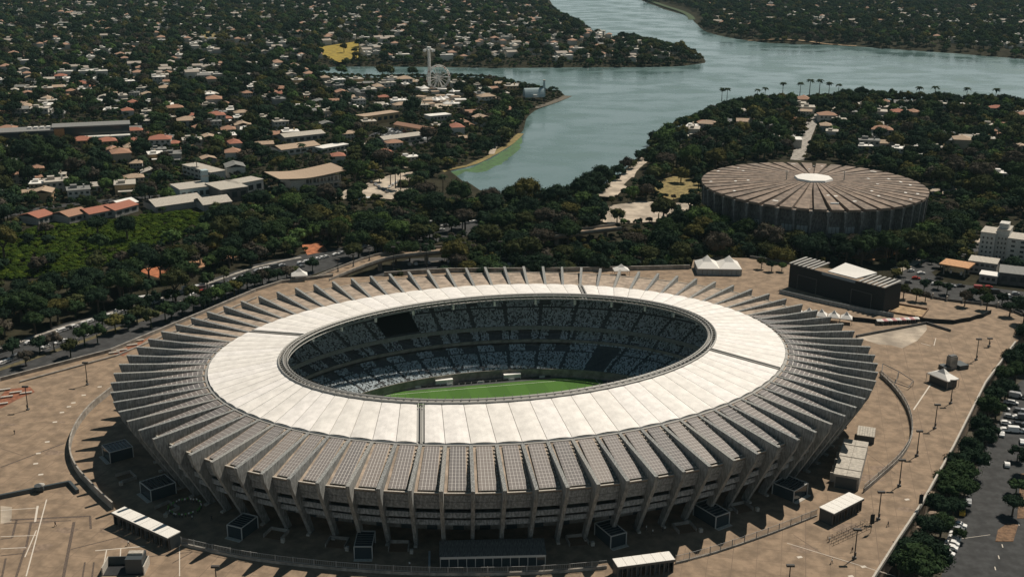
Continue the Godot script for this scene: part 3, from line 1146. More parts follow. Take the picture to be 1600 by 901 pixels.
	for i in 8:
		var xa := lerpf(-hx - 10, hx + 5, i / 8.0)
		var xb := lerpf(-hx - 10, hx + 5, (i + 1) / 8.0)
		var ya := 9.0 + 3.0 * pow(absf(i / 8.0 - 0.4) * 1.6, 1.4)
		var yb := 9.0 + 3.0 * pow(absf((i + 1) / 8.0 - 0.4) * 1.6, 1.4)
		bf.hexa([Vector3(xa, ya, 4), Vector3(xb, yb, 4), Vector3(xb, yb, -25), Vector3(xa, ya, -25), Vector3(xa, ya + 0.6, 4), Vector3(xb, yb + 0.6, 4), Vector3(xb, yb + 0.6, -25), Vector3(xa, ya + 0.6, -25)])
	part(bf, "roof", M.roof_tan, o)
	for i in 6:
		block(o, "pillar", lerpf(-hx * 0.5, hx, i / 5.0) - 0.2, lerpf(-hx * 0.5, hx, i / 5.0) + 0.2, 2.2, 2.6, 0, 9.3, M.concrete_pale)
	# halls, dealers' roofs and car yard
	for e in [[445, 226, 508, 219, 16, 6, "long low hall with a pale arched roof among the trees", 0], [440, 244, 500, 236, 20, 5, "wide pale-roofed hall beside the club pools", 1], [505, 240, 545, 233, 12, 4, "flat white pavilion roof beside the wide hall", 2], [600, 228, 660, 220, 12, 5, "long grey shed along the car yard", 3], [570, 196, 625, 188, 14, 8, "orange-brown plastered hall behind the car yard", 4], [615, 203, 672, 213, 9, 5, "long brown roofed shed above the car yard", 5], [672, 190, 705, 187, 12, 5, "white hall with a dark window band near the fairground", 6]]:
		building("hall", e[6], "building", e[0], e[1], e[2], e[3], e[4], e[5], "gable" if e[7] in [0, 1, 3, 5] else "flat", [M.wall_grey, M.wall_white, M.wall_white, M.wall_grey, M.wall_ochre, M.wall_ochre, M.wall_white][e[7]], [M.roof_pale, M.roof_tan, M.white_roof, M.roof_pale, M.roof_tan, M.roof_tile, M.white_roof][e[7]], 6, 1, STREET, 2.2)
	building("villa", "long white two-storey villa with a row of windows beside a palm", "house", 285, 272, 330, 285, 12, 7, "flat", M.wall_white, M.roof_pale, 7, 2)
	# fairground
	o = thing("ferris_wheel", "white spoked big wheel of the fairground", "ferris wheel", g(685, 143, STREET) + Vector3.ZERO, 0.35)
	var ctr := Vector3(0, 16.0, 0)
	for z in [-1.2, 1.2]:
		var b := MB.new()
		for i in 32:
			var a0 := TAU * i / 32
			var a1 := TAU * (i + 1) / 32
			for rr in [13.5, 12.0]:
				b.tube(ctr + Vector3(cos(a0) * rr, sin(a0) * rr, z), ctr + Vector3(cos(a1) * rr, sin(a1) * rr, z), 0.24, 0.24, 4, false)
		part(b, "rim", M.white_paint, o)
		for i in 16:
			b = MB.new()
			var a := TAU * i / 16
			b.tube(ctr + Vector3(0, 0, z), ctr + Vector3(cos(a) * 13.5, sin(a) * 13.5, z), 0.16, 0.16, 4)
			part(b, "spoke", M.white_paint, o)
		for sx in [-7.0, 7.0]:
			b = MB.new()
			b.tube(Vector3(sx, 0, z * 2.2), ctr + Vector3(0, 0, z * 1.6), 0.45, 0.35, 5)
			part(b, "support", M.white_paint, o)
	for i in 16:
		var a := TAU * (i + 0.5) / 16
		block(o, "gondola", cos(a) * 13.4 - 0.8, cos(a) * 13.4 + 0.8, -0.8, 0.8, 16.0 + sin(a) * 13.4 - 1.9, 16.0 + sin(a) * 13.4 - 0.2, M.white_roof if i % 2 else M.roof_red)
	o = thing("drop_tower", "tall pale drop tower with a star-shaped crown at the fairground", "tower", g(671, 138, STREET))
	var tb := MB.new()
	for i in 4:
		var c := Vector3([-1, 1, 1, -1][i] * 1.3, 0, [-1, -1, 1, 1][i] * 1.3)
		tb.tube(c, c + Vector3.UP * 46, 0.3, 0.3, 4)
	for j in 15:
		for i in 4:
			var c := Vector3([-1, 1, 1, -1][i] * 1.3, j * 3.05, [-1, -1, 1, 1][i] * 1.3)
			var c2 := Vector3([1, 1, -1, -1][i] * 1.3, j * 3.05 + 3, [-1, 1, 1, -1][i] * 1.3)
			tb.tube(c, c2, 0.2, 0.2, 4, false)
	tb.tube(Vector3.ZERO, Vector3.UP * 46, 1.25, 1.1, 8)
	part(tb, "mast", M.white_paint, o)
	block(o, "crown", -2.2, 2.2, -2.2, 2.2, 44, 47, M.white_paint)
	for i in 8:
		var b := MB.new()
		var a := TAU * i / 8
		b.tube(Vector3(0, 45, 0), Vector3(cos(a) * 6.0, 44.0, sin(a) * 6.0), 0.35, 0.3, 4)
		b.box(Vector3(cos(a) * 6.0, 42.8, sin(a) * 6.0), Vector3(1.6, 2.2, 1.6), -a)
		part(b, "crown_arm", M.white_paint, o)
	rng.seed = 77
	for i in 22:
		var p := g(rng.randf_range(648, 722), rng.randf_range(140, 168), STREET)
		var kk := i % 3
		var st := thing("fair_booth", ["white canopied fairground booth below the big wheel", "pale tan fairground roof below the big wheel", "peaked white fairground pavilion below the big wheel"][kk], "booth", p, rng.randf_range(-0.5, 0.5), "fairground booths")
		var w := rng.randf_range(3.0, 5.5)
		if kk == 2:
			tent(st, -w, w, -w * 2, 0, 3.4, 7.2, M.white_roof)
		else:
			block(st, "wall", -w, w, -w * 1.6, 0, 0, 3.6, M.wall_white)
			block(st, "roof", -w - 0.8, w + 0.8, -w * 1.6 - 0.8, 0.8, 3.6, 4.1, M.white_roof if kk == 0 else M.roof_tan)
			block(st, "counter", -w * 0.6, w * 0.6, 0.02, 0.4, 0.8, 1.2, M.concrete_pale)
	# vaulted chapel on the spit
	o = thing("vaulted_chapel", "pale blue parabolic vaulted chapel on the lake spit", "chapel", g(836, 152, STREET), 0.25)
	var vb := MB.new()
	for i in 12:
		var xa := lerpf(-1.0, 1.0, i / 12.0)
		var xb := lerpf(-1.0, 1.0, (i + 1) / 12.0)
		vb.quad(Vector3(-11, 9.5 * (1 - xa * xa), -6 - xa * 6), Vector3(-11, 9.5 * (1 - xb * xb), -6 - xb * 6), Vector3(11, 9.5 * (1 - xb * xb), -6 - xb * 6), Vector3(11, 9.5 * (1 - xa * xa), -6 - xa * 6))
		for sx in [-11.0, 11.0]:
			vb.tri(Vector3(sx, 9.5 * (1 - xa * xa), -6 - xa * 6), Vector3(sx, 9.5 * (1 - xb * xb), -6 - xb * 6), Vector3(sx, 0, -6))
	part(vb, "vault", M.wall_blue, o)
	block(o, "portal", -2.0, 2.0, -0.4, 1.6, 0, 3.0, M.white_roof)
	var ct := thing("bell_tower", "slim pale bell tower beside the vaulted chapel", "tower", g(850, 150, STREET))
	var bt := MB.new()
	bt.hexa([Vector3(-1.6, 0, 1.2), Vector3(1.6, 0, 1.2), Vector3(1.6, 0, -1.2), Vector3(-1.6, 0, -1.2), Vector3(-1.1, 17, 1.0), Vector3(1.1, 17, 1.0), Vector3(1.1, 17, -1.0), Vector3(-1.1, 17, -1.0)])
	part(bt, "shaft", M.wall_blue, ct)
	block(ct, "cap", -1.4, 1.4, -1.2, 1.2, 17, 17.7, M.concrete_pale)
	# tall floodlight mast in front of the arena
	o = thing("floodlight_mast", "tall thin floodlight mast rising among trees before the arena", "light mast", g(1298, 391, STREET))
	var fm := MB.new()
	fm.tube(Vector3.ZERO, Vector3.UP * 28, 0.4, 0.25, 6)
	part(fm, "pole", M.steel, o)
	for yy in [28.0, 24.0]:
		block(o, "lamp_rack", -2.4, 2.4, -0.4, 0.4, yy - 0.5, yy + 0.5, M.white_paint)

# ------------------------------------------------------------------ on the plaza
var clear_px := []      # picture areas where the photograph shows open ground or a whole building

var soft_px := []
func clear(pts: Array) -> void:
	var p := PackedVector2Array()
	for q in pts:
		p.push_back(Vector2(q[0], q[1]))
	clear_px.push_back(p)

func sheet_px(pts: Array, y: float, called: String, m: Material) -> void:
	struct(flat_poly(poly_px(pts, y), y), called, m)

func bars_panel(a: Vector3, b: Vector3, h: float, n: int) -> MB:
	var mb := MB.new()
	mb.beam(a + Vector3.UP * 0.25, b + Vector3.UP * 0.25, 0.06, 0.08)
	mb.beam(a + Vector3.UP * h, b + Vector3.UP * h, 0.08, 0.1)
	for i in n:
		var p := a.lerp(b, (i + 0.5) / n)
		mb.beam(p + Vector3.UP * 0.25, p + Vector3.UP * h, 0.07, 0.07)
	return mb

func fence_line(o: Node3D, pts: PackedVector3Array, h: float, wallh: float, bar := 12) -> void:
	for i in pts.size() - 1:
		var a := pts[i]
		var b := pts[i + 1]
		part(wall_along(PackedVector3Array([a, b]), 0.4, wallh), "base_wall", M.concrete, o)
		part(bars_panel(a + Vector3.UP * wallh, b + Vector3.UP * wallh, h - wallh, bar), "railing_panel", M.fence, o)
		var mb := MB.new()
		mb.tube(a, a + Vector3.UP * (h + 0.25), 0.1, 0.1, 5)
		part(mb, "post", M.fence, o)

func lamp_post(px: float, py: float, y: float, h: float, label: String, grp: String) -> void:
	var o := thing("lamp_post", label, "lamp post", g(px, py, y), 0.0, grp)
	var b := MB.new()
	b.tube(Vector3.ZERO, Vector3.UP * h, 0.2, 0.14, 6)
	part(b, "pole", M.post, o)
	block(o, "footing", -0.5, 0.5, -0.5, 0.5, 0, 0.5, M.concrete_dark)
	block(o, "lamp_head", -1.1, 1.1, -0.4, 0.4, h - 0.25, h + 0.35, M.post)
	block(o, "control_box", -0.3, 0.3, 0.15, 0.5, 1.0, 2.1, M.post)

func turnstile_hall(label: String, ax: float, ay: float, bx: float, by: float, cx: float, cy: float, h: float, slots: int) -> void:
	var r := rect(ax, ay, bx, by, h)
	var back := g(cx, cy, h)
	var A := g(ax, ay, h)
	var dir := (g(bx, by, h) - A).normalized()
	var dep := absf((back - A).dot(Vector3.UP.cross(dir)))
	var p: Vector3 = r.p
	p.y = 0
	var o := thing("turnstile_hall", label, "pavilion", p, r.yaw)
	var hx: float = r.len / 2
	block(o, "back_wall", -hx + 0.2, hx - 0.2, -dep + 0.2, -dep + 0.5, 0, h - 0.3, M.dark_metal)
	for i in slots + 1:
		var x := lerpf(-hx + 0.3, hx - 0.3, float(i) / slots)
		block(o, "post", x - 0.12, x + 0.12, -0.5, -0.2, 0, h - 0.3, M.steel_dark)
		if i < slots:
			var x2 := lerpf(-hx + 0.3, hx - 0.3, float(i + 1) / slots)
			if i % 2 == 0:
				block(o, "gate_panel", x + 0.2, x2 - 0.2, -1.2, -1.1, 0, h - 1.4, M.dark_metal)
	for i in 6:
		block(o, "roof_panel", lerpf(-hx, hx, i / 6.0) + 0.05, lerpf(-hx, hx, (i + 1) / 6.0) - 0.05, -dep, 0.2, h - 0.3, h, M.white_roof)
	block(o, "fascia", -hx, hx, 0.22, 0.3, h - 0.75, h - 0.05, M.steel_dark)
	block(o, "end_wall", -hx + 0.05, -hx + 0.2, -dep + 0.5, -0.6, 0, h - 0.3, M.dark_metal)
	block(o, "end_wall", hx - 0.2, hx - 0.05, -dep + 0.5, -0.6, 0, h - 0.3, M.dark_metal)

func kiosk(ax: float, ay: float, bx: float, by: float, depth: float, h: float, label: String) -> void:
	var r := rect(ax, ay, bx, by, 0.0)
	var o := thing("glass_kiosk", label, "kiosk", r.p, r.yaw, "glass kiosks round the stadium foot")
	var hx: float = r.len / 2
	block(o, "core", -hx + 0.15, hx - 0.15, -depth + 0.15, -0.15, 0, h - 0.2, M.glass_wall)
	for x in [-hx + 0.08, hx - 0.08]:
		for z in [-depth + 0.08, -0.08]:
			block(o, "corner_post", x - 0.12, x + 0.12, z - 0.12, z + 0.12, 0, h - 0.2, M.steel_pale)
	block(o, "roof_frame", -hx, hx, -0.2, 0.06, h - 0.2, h + 0.05, M.steel_pale)
	block(o, "roof_frame", -hx, hx, -depth, -depth + 0.2, h - 0.2, h + 0.05, M.steel_pale)
	for x in [-hx + 0.1, hx - 0.1]:
		block(o, "roof_frame", x - 0.1, x + 0.1, -depth + 0.2, -0.2, h - 0.2, h + 0.05, M.steel_pale)
	for i in 7:
		var z := lerpf(-depth + 0.6, -0.6, i / 6.0)
		block(o, "roof_slat", -hx + 0.2, hx - 0.2, z - 0.2, z + 0.2, h - 0.18, h - 0.06, M.dark_metal)
	block(o, "door_step", -hx, hx, 0.07, 1.4, 0, 0.12, M.concrete_pale)

func stairwell(px: float, py: float, yaw: float, lab: String) -> void:
	var o := thing("stairwell", lab, "stairwell", g(px, py, 0), yaw, "stairwells in the shaded forecourt")
	block(o, "side_wall", -3.0, -2.7, -5, 0, 0, 1.1, M.concrete)
	block(o, "side_wall", 2.7, 3.0, -5, 0, 0, 1.1, M.concrete)
	block(o, "end_wall", -2.7, 2.7, -5, -4.7, 0, 1.1, M.concrete)
	block(o, "painted_pit_dark", -2.7, 2.7, -4.7, 0, 0.01, 0.05, M.timber)  # flat brown panel; the dark of the open pit is put into its colour
	block(o, "bin", 3.4, 4.4, 0.2, 1.2, 0, 1.2, M.concrete_pale)

var person_mesh := {}
func person(at: Vector3, yaw: float, shirt: String, label: String, grp: String, walk := false) -> void:
	var o := thing("person", label, "person", at, yaw, grp)
	var key := "w" if walk else "s"
	if not person_mesh.has(key):
		var s := 0.32 if walk else 0.1
		var body := MB.new()   # trousers and torso run together in one surface
		for sx in [-1.0, 1.0]:
			var foot := Vector3(sx * 0.1, 0.05, sx * s)
			var knee := Vector3(sx * 0.1, 0.48, sx * s * 0.6 + 0.03)
			var hp := Vector3(sx * 0.09, 0.9, 0)
			body.tube(foot, knee, 0.06, 0.075, 6)
			body.tube(knee, hp, 0.075, 0.11, 6)
			body.box(foot + Vector3(0, -0.01, 0.06), Vector3(0.1, 0.08, 0.26))
		body.sphere(Vector3(0, 0.93, 0), Vector3(0.19, 0.14, 0.13), 8, 5)
		var top := MB.new()
		top.tube(Vector3(0, 0.9, 0), Vector3(0, 1.2, 0), 0.16, 0.17, 8)
		top.tube(Vector3(0, 1.2, 0), Vector3(0, 1.44, 0), 0.19, 0.14, 8)
		for sx in [-1.0, 1.0]:
			top.tube(Vector3(sx * 0.2, 1.4, 0), Vector3(sx * 0.27, 1.12, -sx * s * 0.5), 0.065, 0.05, 5)
		var skin := MB.new()
		skin.tube(Vector3(0, 1.42, 0), Vector3(0, 1.54, 0.01), 0.055, 0.05, 6)
		skin.sphere(Vector3(0, 1.62, 0.02), Vector3(0.085, 0.115, 0.1), 8, 6)
		skin.sphere(Vector3(0, 1.6, 0.12), Vector3(0.015, 0.025, 0.02), 5, 3)
		for sx in [-1.0, 1.0]:
			skin.tube(Vector3(sx * 0.27, 1.12, -sx * s * 0.5), Vector3(sx * 0.26, 0.88, -sx * s * 0.4 + 0.1), 0.045, 0.035, 5)
			skin.sphere(Vector3(sx * 0.26, 0.82, -sx * s * 0.4 + 0.12), Vector3(0.035, 0.08, 0.04), 5, 4)
		var hair := MB.new()
		hair.sphere(Vector3(0, 1.66, -0.005), Vector3(0.095, 0.09, 0.11), 8, 5)
		person_mesh[key] = [body.mesh(), top.mesh(), skin.mesh(), hair.mesh()]
	var pm: Array = person_mesh[key]
	put(pm[2], "body", M.skin, o)
	put(pm[0], "trousers", M.cloth_dark, o)
	put(pm[1], "shirt", M[shirt], o)
	put(pm[3], "hair", M.hair, o)

func build_plaza() -> void:
	# pale concrete patch, old stains' slabs, painted lines
	sheet_px([[1340, 527], [1448, 506], [1449, 515], [1434, 532], [1410, 544], [1393, 539], [1374, 538]], 0.012, "pale_paving", M.plaza_pale)
	sheet_px([[0, 790], [18, 792], [17, 815], [0, 818]], 0.012, "pale_paving", M.plaza_pale)
	for e in [[[1428, 640], [1455, 600], 0.5], [[1440, 536], [1455, 540], 0.35], [[1463, 528], [1460, 540], 0.3], [[72, 780], [40, 900], 0.35], [[0, 797], [60, 793], 0.25], [[0, 857], [40, 855], 0.3], [[58, 790], [54, 815], 0.6], [[56, 828], [38, 870], 0.3], [[148, 860], [226, 853], 0.35], [[166, 858], [160, 890], 0.3], [[188, 857], [187, 872], 0.3], [[280, 850], [280, 900], 0.25], [[1230, 848], [1400, 900], 0.2], [[0, 838], [58, 836], 0.25]]:
		var mb := MB.new()
		mb.beam(g(e[0][0], e[0][1], 0.014), g(e[1][0], e[1][1], 0.014), e[2], 0.012)
		struct(mb, "painted_line", M.line_paint)
	# drain channels and repaired strips, darker than the paving
	for e in [[[15, 812], [140, 806], 0.9], [[5, 818], [110, 813], 0.5], [[115, 815], [98, 902], 0.9], [[25, 812], [18, 840], 0.7], [[48, 815], [40, 855], 0.7], [[0, 842], [18, 840], 0.6], [[38, 858], [24, 902], 0.7], [[8, 872], [2, 902], 0.6], [[140, 806], [141, 826], 0.7], [[0, 868], [38, 864], 0.6], [[132, 878], [128, 902], 0.5], [[146, 878], [143, 902], 0.5], [[0, 700], [36, 712], 0.25], [[0, 730], [100, 692], 0.7], [[110, 858], [190, 838], 0.5], [[225, 870], [300, 862], 0.4], [[300, 862], [268, 880], 0.4], [[1240, 835], [1290, 868], 0.2], [[1290, 868], [1390, 896], 0.2], [[1330, 690], [1400, 740], 0.2]]:
		var mb := MB.new()
		mb.beam(g(e[0][0], e[0][1], 0.01), g(e[1][0], e[1][1], 0.01), e[2], 0.008)
		struct(mb, "drain_channel", M.stain)
	for e in [[155, 604], [130, 617], [114, 629], [107, 635], [96, 644], [85, 659], [73, 690], [59, 708], [55, 724], [63, 741], [1250, 870], [1330, 900], [1418, 780], [1350, 885]]:
		var mb := MB.new()
		mb.box(g(e[0], e[1], 0.01), Vector3(1.5, 0.02, 1.0), 0.3)
		struct(mb, "drain_cover", M.line_paint)
	rng.seed = 99
	for i in 26:
		# old oil and rain stains with ragged outlines
		var c := g(rng.randf_range(0, 200), rng.randf_range(620, 900), 0) if i < 13 else g(rng.randf_range(1250, 1500), rng.randf_range(560, 890), 0)
		if Geometry2D.is_point_in_polygon(Vector2(c.x, c.z), fence_ring()):
			continue
		var pl := PackedVector2Array()
		var rr := rng.randf_range(0.8, 3.0)
		for k in 14:
			var a := TAU * k / 14
			var q := rr * rng.randf_range(0.6, 1.2)
			pl.push_back(Vector2(c.x + cos(a) * q * 1.8, c.z + sin(a) * q))
		struct(flat_poly(pl, 0.008), "old_stain", M.stain_faint)
	# slab joints of the paving
	for i in 60:
		var mb := MB.new()
		var x := -200.0 + i * 7.0
		var a := Vector3(x - 30, 0.005, 200)
		var b := Vector3(x + 40, 0.005, -90)
		var q := PackedVector2Array([Vector2(a.x, a.z), Vector2(b.x, b.z)])
		for ln in Geometry2D.intersect_polyline_with_polygon(q, plaza_poly):
			for lo in Geometry2D.clip_polyline_with_polygon(ln, fence_ring()):
				for s in lo.size() - 1:
					mb.beam(Vector3(lo[s].x, 0.005, lo[s].y), Vector3(lo[s + 1].x, 0.005, lo[s + 1].y), 0.2 if i % 3 == 0 else 0.13, 0.006)
		if mb.v.size() > 0:
			struct(mb, "paving_joint", M.joint)
	for i in 44:
		var mb := MB.new()
		var z := -90.0 + i * 7.0
		var q := PackedVector2Array([Vector2(-260, z - 40), Vector2(300, z + 60)])
		for ln in Geometry2D.intersect_polyline_with_polygon(q, plaza_poly):
			for lo in Geometry2D.clip_polyline_with_polygon(ln, fence_ring()):
				for s in lo.size() - 1:
					mb.beam(Vector3(lo[s].x, 0.003, lo[s].y), Vector3(lo[s + 1].x, 0.003, lo[s + 1].y), 0.2 if i % 4 == 0 else 0.13, 0.004)
		if mb.v.size() > 0:
			struct(mb, "paving_joint", M.joint)
	# red planting beds with benches and planters
	for bed in [[[[-6, 624], [10, 608], [46, 604], [54, 612], [30, 622], [0, 638]], "the lamp post by the avenue wall", [[6, 610], [24, 614], [10, 621], [40, 615], [2, 632]]], [[[172, 552], [188, 546], [226, 530], [240, 520], [222, 536], [206, 546], [192, 556]], "the left ribs", [[178, 552], [190, 548], [206, 540], [216, 533]]]]:
		sheet_px(bed[0], 0.016, "red_bed", M.red_earth)
		var i := 0
		for p in bed[2]:
			var o := thing("concrete_bench", "pale concrete bench on the red bed beside %s" % bed[1], "bench", g(p[0], p[1], 0), 0.4, "benches on the red bed beside %s" % bed[1])
			block(o, "seat", -2.2, 2.2, -0.5, 0.5, 0.4, 0.65, M.concrete_pale)
			block(o, "leg", -1.9, -1.4, -0.4, 0.4, 0, 0.4, M.concrete)
			block(o, "leg", 1.4, 1.9, -0.4, 0.4, 0, 0.4, M.concrete)
			i += 1
	# lamp posts
	for p in [[136, 601], [43, 640], [1335.5, 872], [1373, 811], [1405.6, 759], [1433, 712], [1461, 669], [1486, 630], [1526, 562]]:
		lamp_post(p[0], p[1], 0, 9.2, "tall dark lamp post standing on the open plaza paving", "lamp posts on the plaza")
	lamp_post(1546, 541, 0, 3.6, "short dark lamp post near the far plaza corner", "")
	lamp_post(1232, 924, 0, 8.0, "tall dark lamp post before the white-roofed hall on the curved fence", "")
	lamp_post(339, 926, 0, 8.0, "tall dark lamp post before the curved railing, near the ribs' shadow", "")
	# wall round the plaza, low and pale
	var wp := thing("parapet_wall", "long pale parapet along the plaza edge above the avenue", "wall")
	var pts := path_px([[-100, 636], [0, 595], [172, 550], [312, 492], [399, 455], [440, 442], [520, 432]], 0)
	for i in pts.size() - 1:
		part(wall_along(PackedVector3Array([pts[i], pts[i + 1]]), 0.7, 1.5), "wall_run", M.concrete, wp)
	var pts2 := path_px([[30, 598], [180, 557], [312, 503], [400, 466]], 0)
	var ir := thing("kerb_wall", "low inner kerb wall running along the avenue parapet", "wall")
	for i in pts2.size() - 1:
		part(wall_along(PackedVector3Array([pts2[i], pts2[i + 1]]), 0.6, 0.7), "wall_run", M.concrete, ir)
	wp = thing("parapet_wall", "straight pale parapet above the car park street", "wall")
	pts = path_px([[1587, 537], [1540, 601], [1490, 701], [1440, 791], [1400, 851], [1365, 906], [1330, 970]], 0)
	for i in pts.size() - 1:
		part(wall_along(PackedVector3Array([pts[i], pts[i + 1]]), 0.6, 1.3), "wall_run", M.concrete_pale, wp)
	wp = thing("parapet_wall", "grey wall along the plaza's far edge behind the back ribs", "wall")
	pts = path_px([[600, 431], [700, 425], [890, 424], [1078, 420]], 0)
	for i in pts.size() - 1:
		part(wall_along(PackedVector3Array([pts[i], pts[i + 1]]), 0.6, 2.2), "wall_run", M.concrete, wp)
	wp = thing("parapet_wall", "dark parapet between the twin tent and the stage", "wall")
	pts = path_px([[1172, 403], [1232, 412]], 0)
	part(wall_along(pts, 0.6, 1.4), "wall_run", M.concrete_dark, wp)
	wp = thing("boundary_fence", "pale piered fence at the far right plaza edge", "fence")
	pts = path_px([[1396, 452], [1440, 462], [1480, 470], [1560, 480], [1598, 494]], 0)
	pts = smooth(pts, 6.0)
	for i in pts.size() - 1:
		part(wall_along(PackedVector3Array([pts[i], pts[i + 1]]), 0.3, 1.2), "wall_run", M.concrete_dark, wp)
		var b := MB.new()
		b.box(pts[i] + Vector3.UP * 1.3, Vector3(0.7, 2.6, 0.7))
		part(b, "pier", M.concrete_pale, wp)
	# curved walls and railings round the stadium forecourt
	var cw := thing("curved_wall", "curved concrete wall bounding the shaded forecourt by the left ribs", "wall")
	pts = smooth(path_px([[176, 612], [140, 642], [117, 674], [109, 706], [119, 737], [150, 772], [176, 796]], 0), 4.0)
	for i in pts.size() - 1:
		part(wall_along(PackedVector3Array([pts[i], pts[i + 1]]), 0.5, 2.6), "wall_run", M.concrete, cw)
	cw = thing("curved_wall", "curved concrete wall with a railing beside the right ribs", "wall")
	pts = smooth(path_px([[1376, 588], [1400, 612], [1420, 645], [1425, 682], [1408, 716], [1372, 750], [1350, 769]], 0), 4.0)
	for i in pts.size() - 1:
		part(wall_along(PackedVector3Array([pts[i], pts[i + 1]]), 0.5, 1.5), "wall_run", M.concrete, cw)
		part(bars_panel(pts[i] + Vector3.UP * 1.5, pts[i + 1] + Vector3.UP * 1.5, 1.2, 8), "railing_panel", M.fence, cw)
		var b := MB.new()
		b.tube(pts[i] + Vector3.UP * 1.5, pts[i] + Vector3.UP * 3.0, 0.09, 0.09, 5)
		part(b, "post", M.fence, cw)
	var fo := thing("forecourt_railing", "long curved railing on a concrete base before the stadium front", "railing")
	fence_line(fo, smooth(path_px([[283, 852], [360, 869], [430, 880], [560, 893], [700, 899], [850, 896], [948, 888]], 0), 5.0), 2.6, 0.9)
	fo = thing("forecourt_railing", "curved dark railing between the two white-roofed halls", "railing")
	fence_line(fo, smooth(path_px([[1056, 880], [1110, 866], [1200, 836], [1277, 806]], 0), 4.0), 2.4, 0.4)
	# pavilions
	turnstile_hall("white-roofed entrance hall beside the ring of people", 174, 800, 262, 840, 194, 791, 4.4, 12)
	turnstile_hall("white-roofed entrance hall breaking the front railing", 965, 885, 1055, 873, 952, 873, 4.4, 12)
	turnstile_hall("white-roofed entrance hall where the dark railing ends at the right", 1303, 802, 1350, 778, 1278, 793, 4.4, 10)
	var r := rect(1303, 739, 1344, 746, 5.0)
	var p: Vector3 = r.p
	p.y = 0
	var o := thing("stepped_shed", "long pale shed of six roof strips inside the curved right wall", "building", p, r.yaw)
	var hx: float = r.len / 2
	var dep := 29.0
	block(o, "wall", -hx + 0.4, hx - 0.1, -dep, -0.4, 0, 4.2, M.concrete)
	block(o, "door_front", -hx + 0.8, hx - 0.8, -0.35, -0.2, 0, 3.8, M.dark_metal)
	for i in 6:
		for sx in [0, 1]:
			block(o, "roof_strip", -hx + sx * (hx + 0.04), 0.0 - 0.04 + sx * (hx + 0.04), -dep + i * dep / 6.0 + 0.3, -dep + (i + 1) * dep / 6.0, 4.2, 5.0 - (i % 2) * 0.12, M.roof_pale)
	for i in 5:
		block(o, "buttress", -hx - 1.4, -hx + 0.38, -dep + 3 + i * 5.4, -dep + 3.4 + i * 5.4, 0, 3.2, M.concrete_pale)
	r = rect(1338, 690, 1366, 694, 0.0)
	o = thing("white_barracks", "small white-roofed cabin row beyond the stepped shed", "building", r.p, r.yaw)
	hx = r.len / 2
	block(o, "wall", -hx, hx, -8, 0, 0, 2.6, M.dark_metal)
	for i in 7:
		block(o, "roof_panel", lerpf(-hx, hx, i / 7.0) + 0.05, lerpf(-hx, hx, (i + 1) / 7.0) - 0.05, -8.2, 0.2, 2.6, 2.85, M.roof_pale)
	# long low glazed building at the front
	r = rect(688, 888, 852, 884, 0.0)
	o = thing("ticket_office", "long low glazed ticket office before the central ribs", "building", r.p, r.yaw)
	hx = r.len / 2
	block(o, "wall", -hx, hx, -8.5, -0.2, 0, 3.4, M.glass_wall)
	block(o, "roof", -hx - 0.3, hx + 0.3, -9.0, 0.3, 3.4, 3.75, M.roof_ribbed)
	block(o, "fascia", -hx, hx, 0.32, 0.4, 3.1, 3.8, M.steel_pale)
	for i in 13:
		var x := lerpf(-hx, hx, i / 12.0)
		block(o, "mullion", x - 0.1, x + 0.1, -0.2, -0.05, 0, 3.1, M.steel_pale)
	block(o, "ramp_wall", -hx - 3.4, -hx - 2.8, -7, 1, 0, 1.6, M.barrier)
	# glass kiosks
	for e in [[553, 873, 582, 873, 9.0, "beside the ticket office"], [954, 857, 979, 850, 9.0, "behind the front entrance hall"], [1118, 826, 1140, 818, 10.0, "behind the dark curved railing"], [355, 838, 378, 844, 8.0, "between the ring of people and the central ribs"], [219, 770, 236, 784, 8.5, "between the left entrance hall and the ribs"], [160, 712, 172, 724, 8.0, "inside the curved left wall"], [1240, 785, 1262, 772, 8.0, "beside the stepped shed"]]:
		kiosk(e[0], e[1], e[2], e[3], e[4], 4.0, "dark glass kiosk with a pale frame " + e[5])
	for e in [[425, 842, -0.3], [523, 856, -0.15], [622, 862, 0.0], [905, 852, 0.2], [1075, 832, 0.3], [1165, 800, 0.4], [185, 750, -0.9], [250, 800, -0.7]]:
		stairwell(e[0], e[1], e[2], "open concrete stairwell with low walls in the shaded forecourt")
	# corner machine pit bottom left
	o = thing("service_pit", "open dark service box with a pale frame near the entrance hall", "box", g(192, 899, 0), 0.05)
	block(o, "side_wall", -5.8, -5.5, -6, 0, 0, 2.6, M.concrete_pale)
	block(o, "side_wall", 5.5, 5.8, -6, 0, 0, 2.6, M.concrete_pale)
	block(o, "back_wall", -5.5, 5.5, -6, -5.7, 0, 2.6, M.dark_metal)
	block(o, "floor", -5.5, 5.5, -5.7, 0, 0.02, 0.2, M.black_metal)
	block(o, "cabin", 0.6, 5.2, -5.6, -0.6, 0.2, 4.6, M.dark_metal)
	block(o, "vent", 0.9, 4.9, -4.6, -3.0, 4.6, 5.2, M.roof_pale)
	# dark railing wall on the left
	o = thing("dark_railing", "dark low railing wall jutting from the left curved wall", "railing")
	pts = path_px([[-20, 783], [108, 757], [121, 771]], 0)
	for i in 2:
		part(wall_along(PackedVector3Array([pts[i], pts[i + 1]]), 0.9, 1.4), "wall_run", M.dark_metal, o)
	# dark cloth windbreak and low wall behind the right ribs
	o = thing("windbreak", "long wavy dark windbreak on the plaza behind the right ribs", "barrier")
	pts = smooth(path_px([[1325, 499], [1370, 504], [1440, 502], [1490, 505], [1536, 495], [1548, 489]], 0), 4.0)
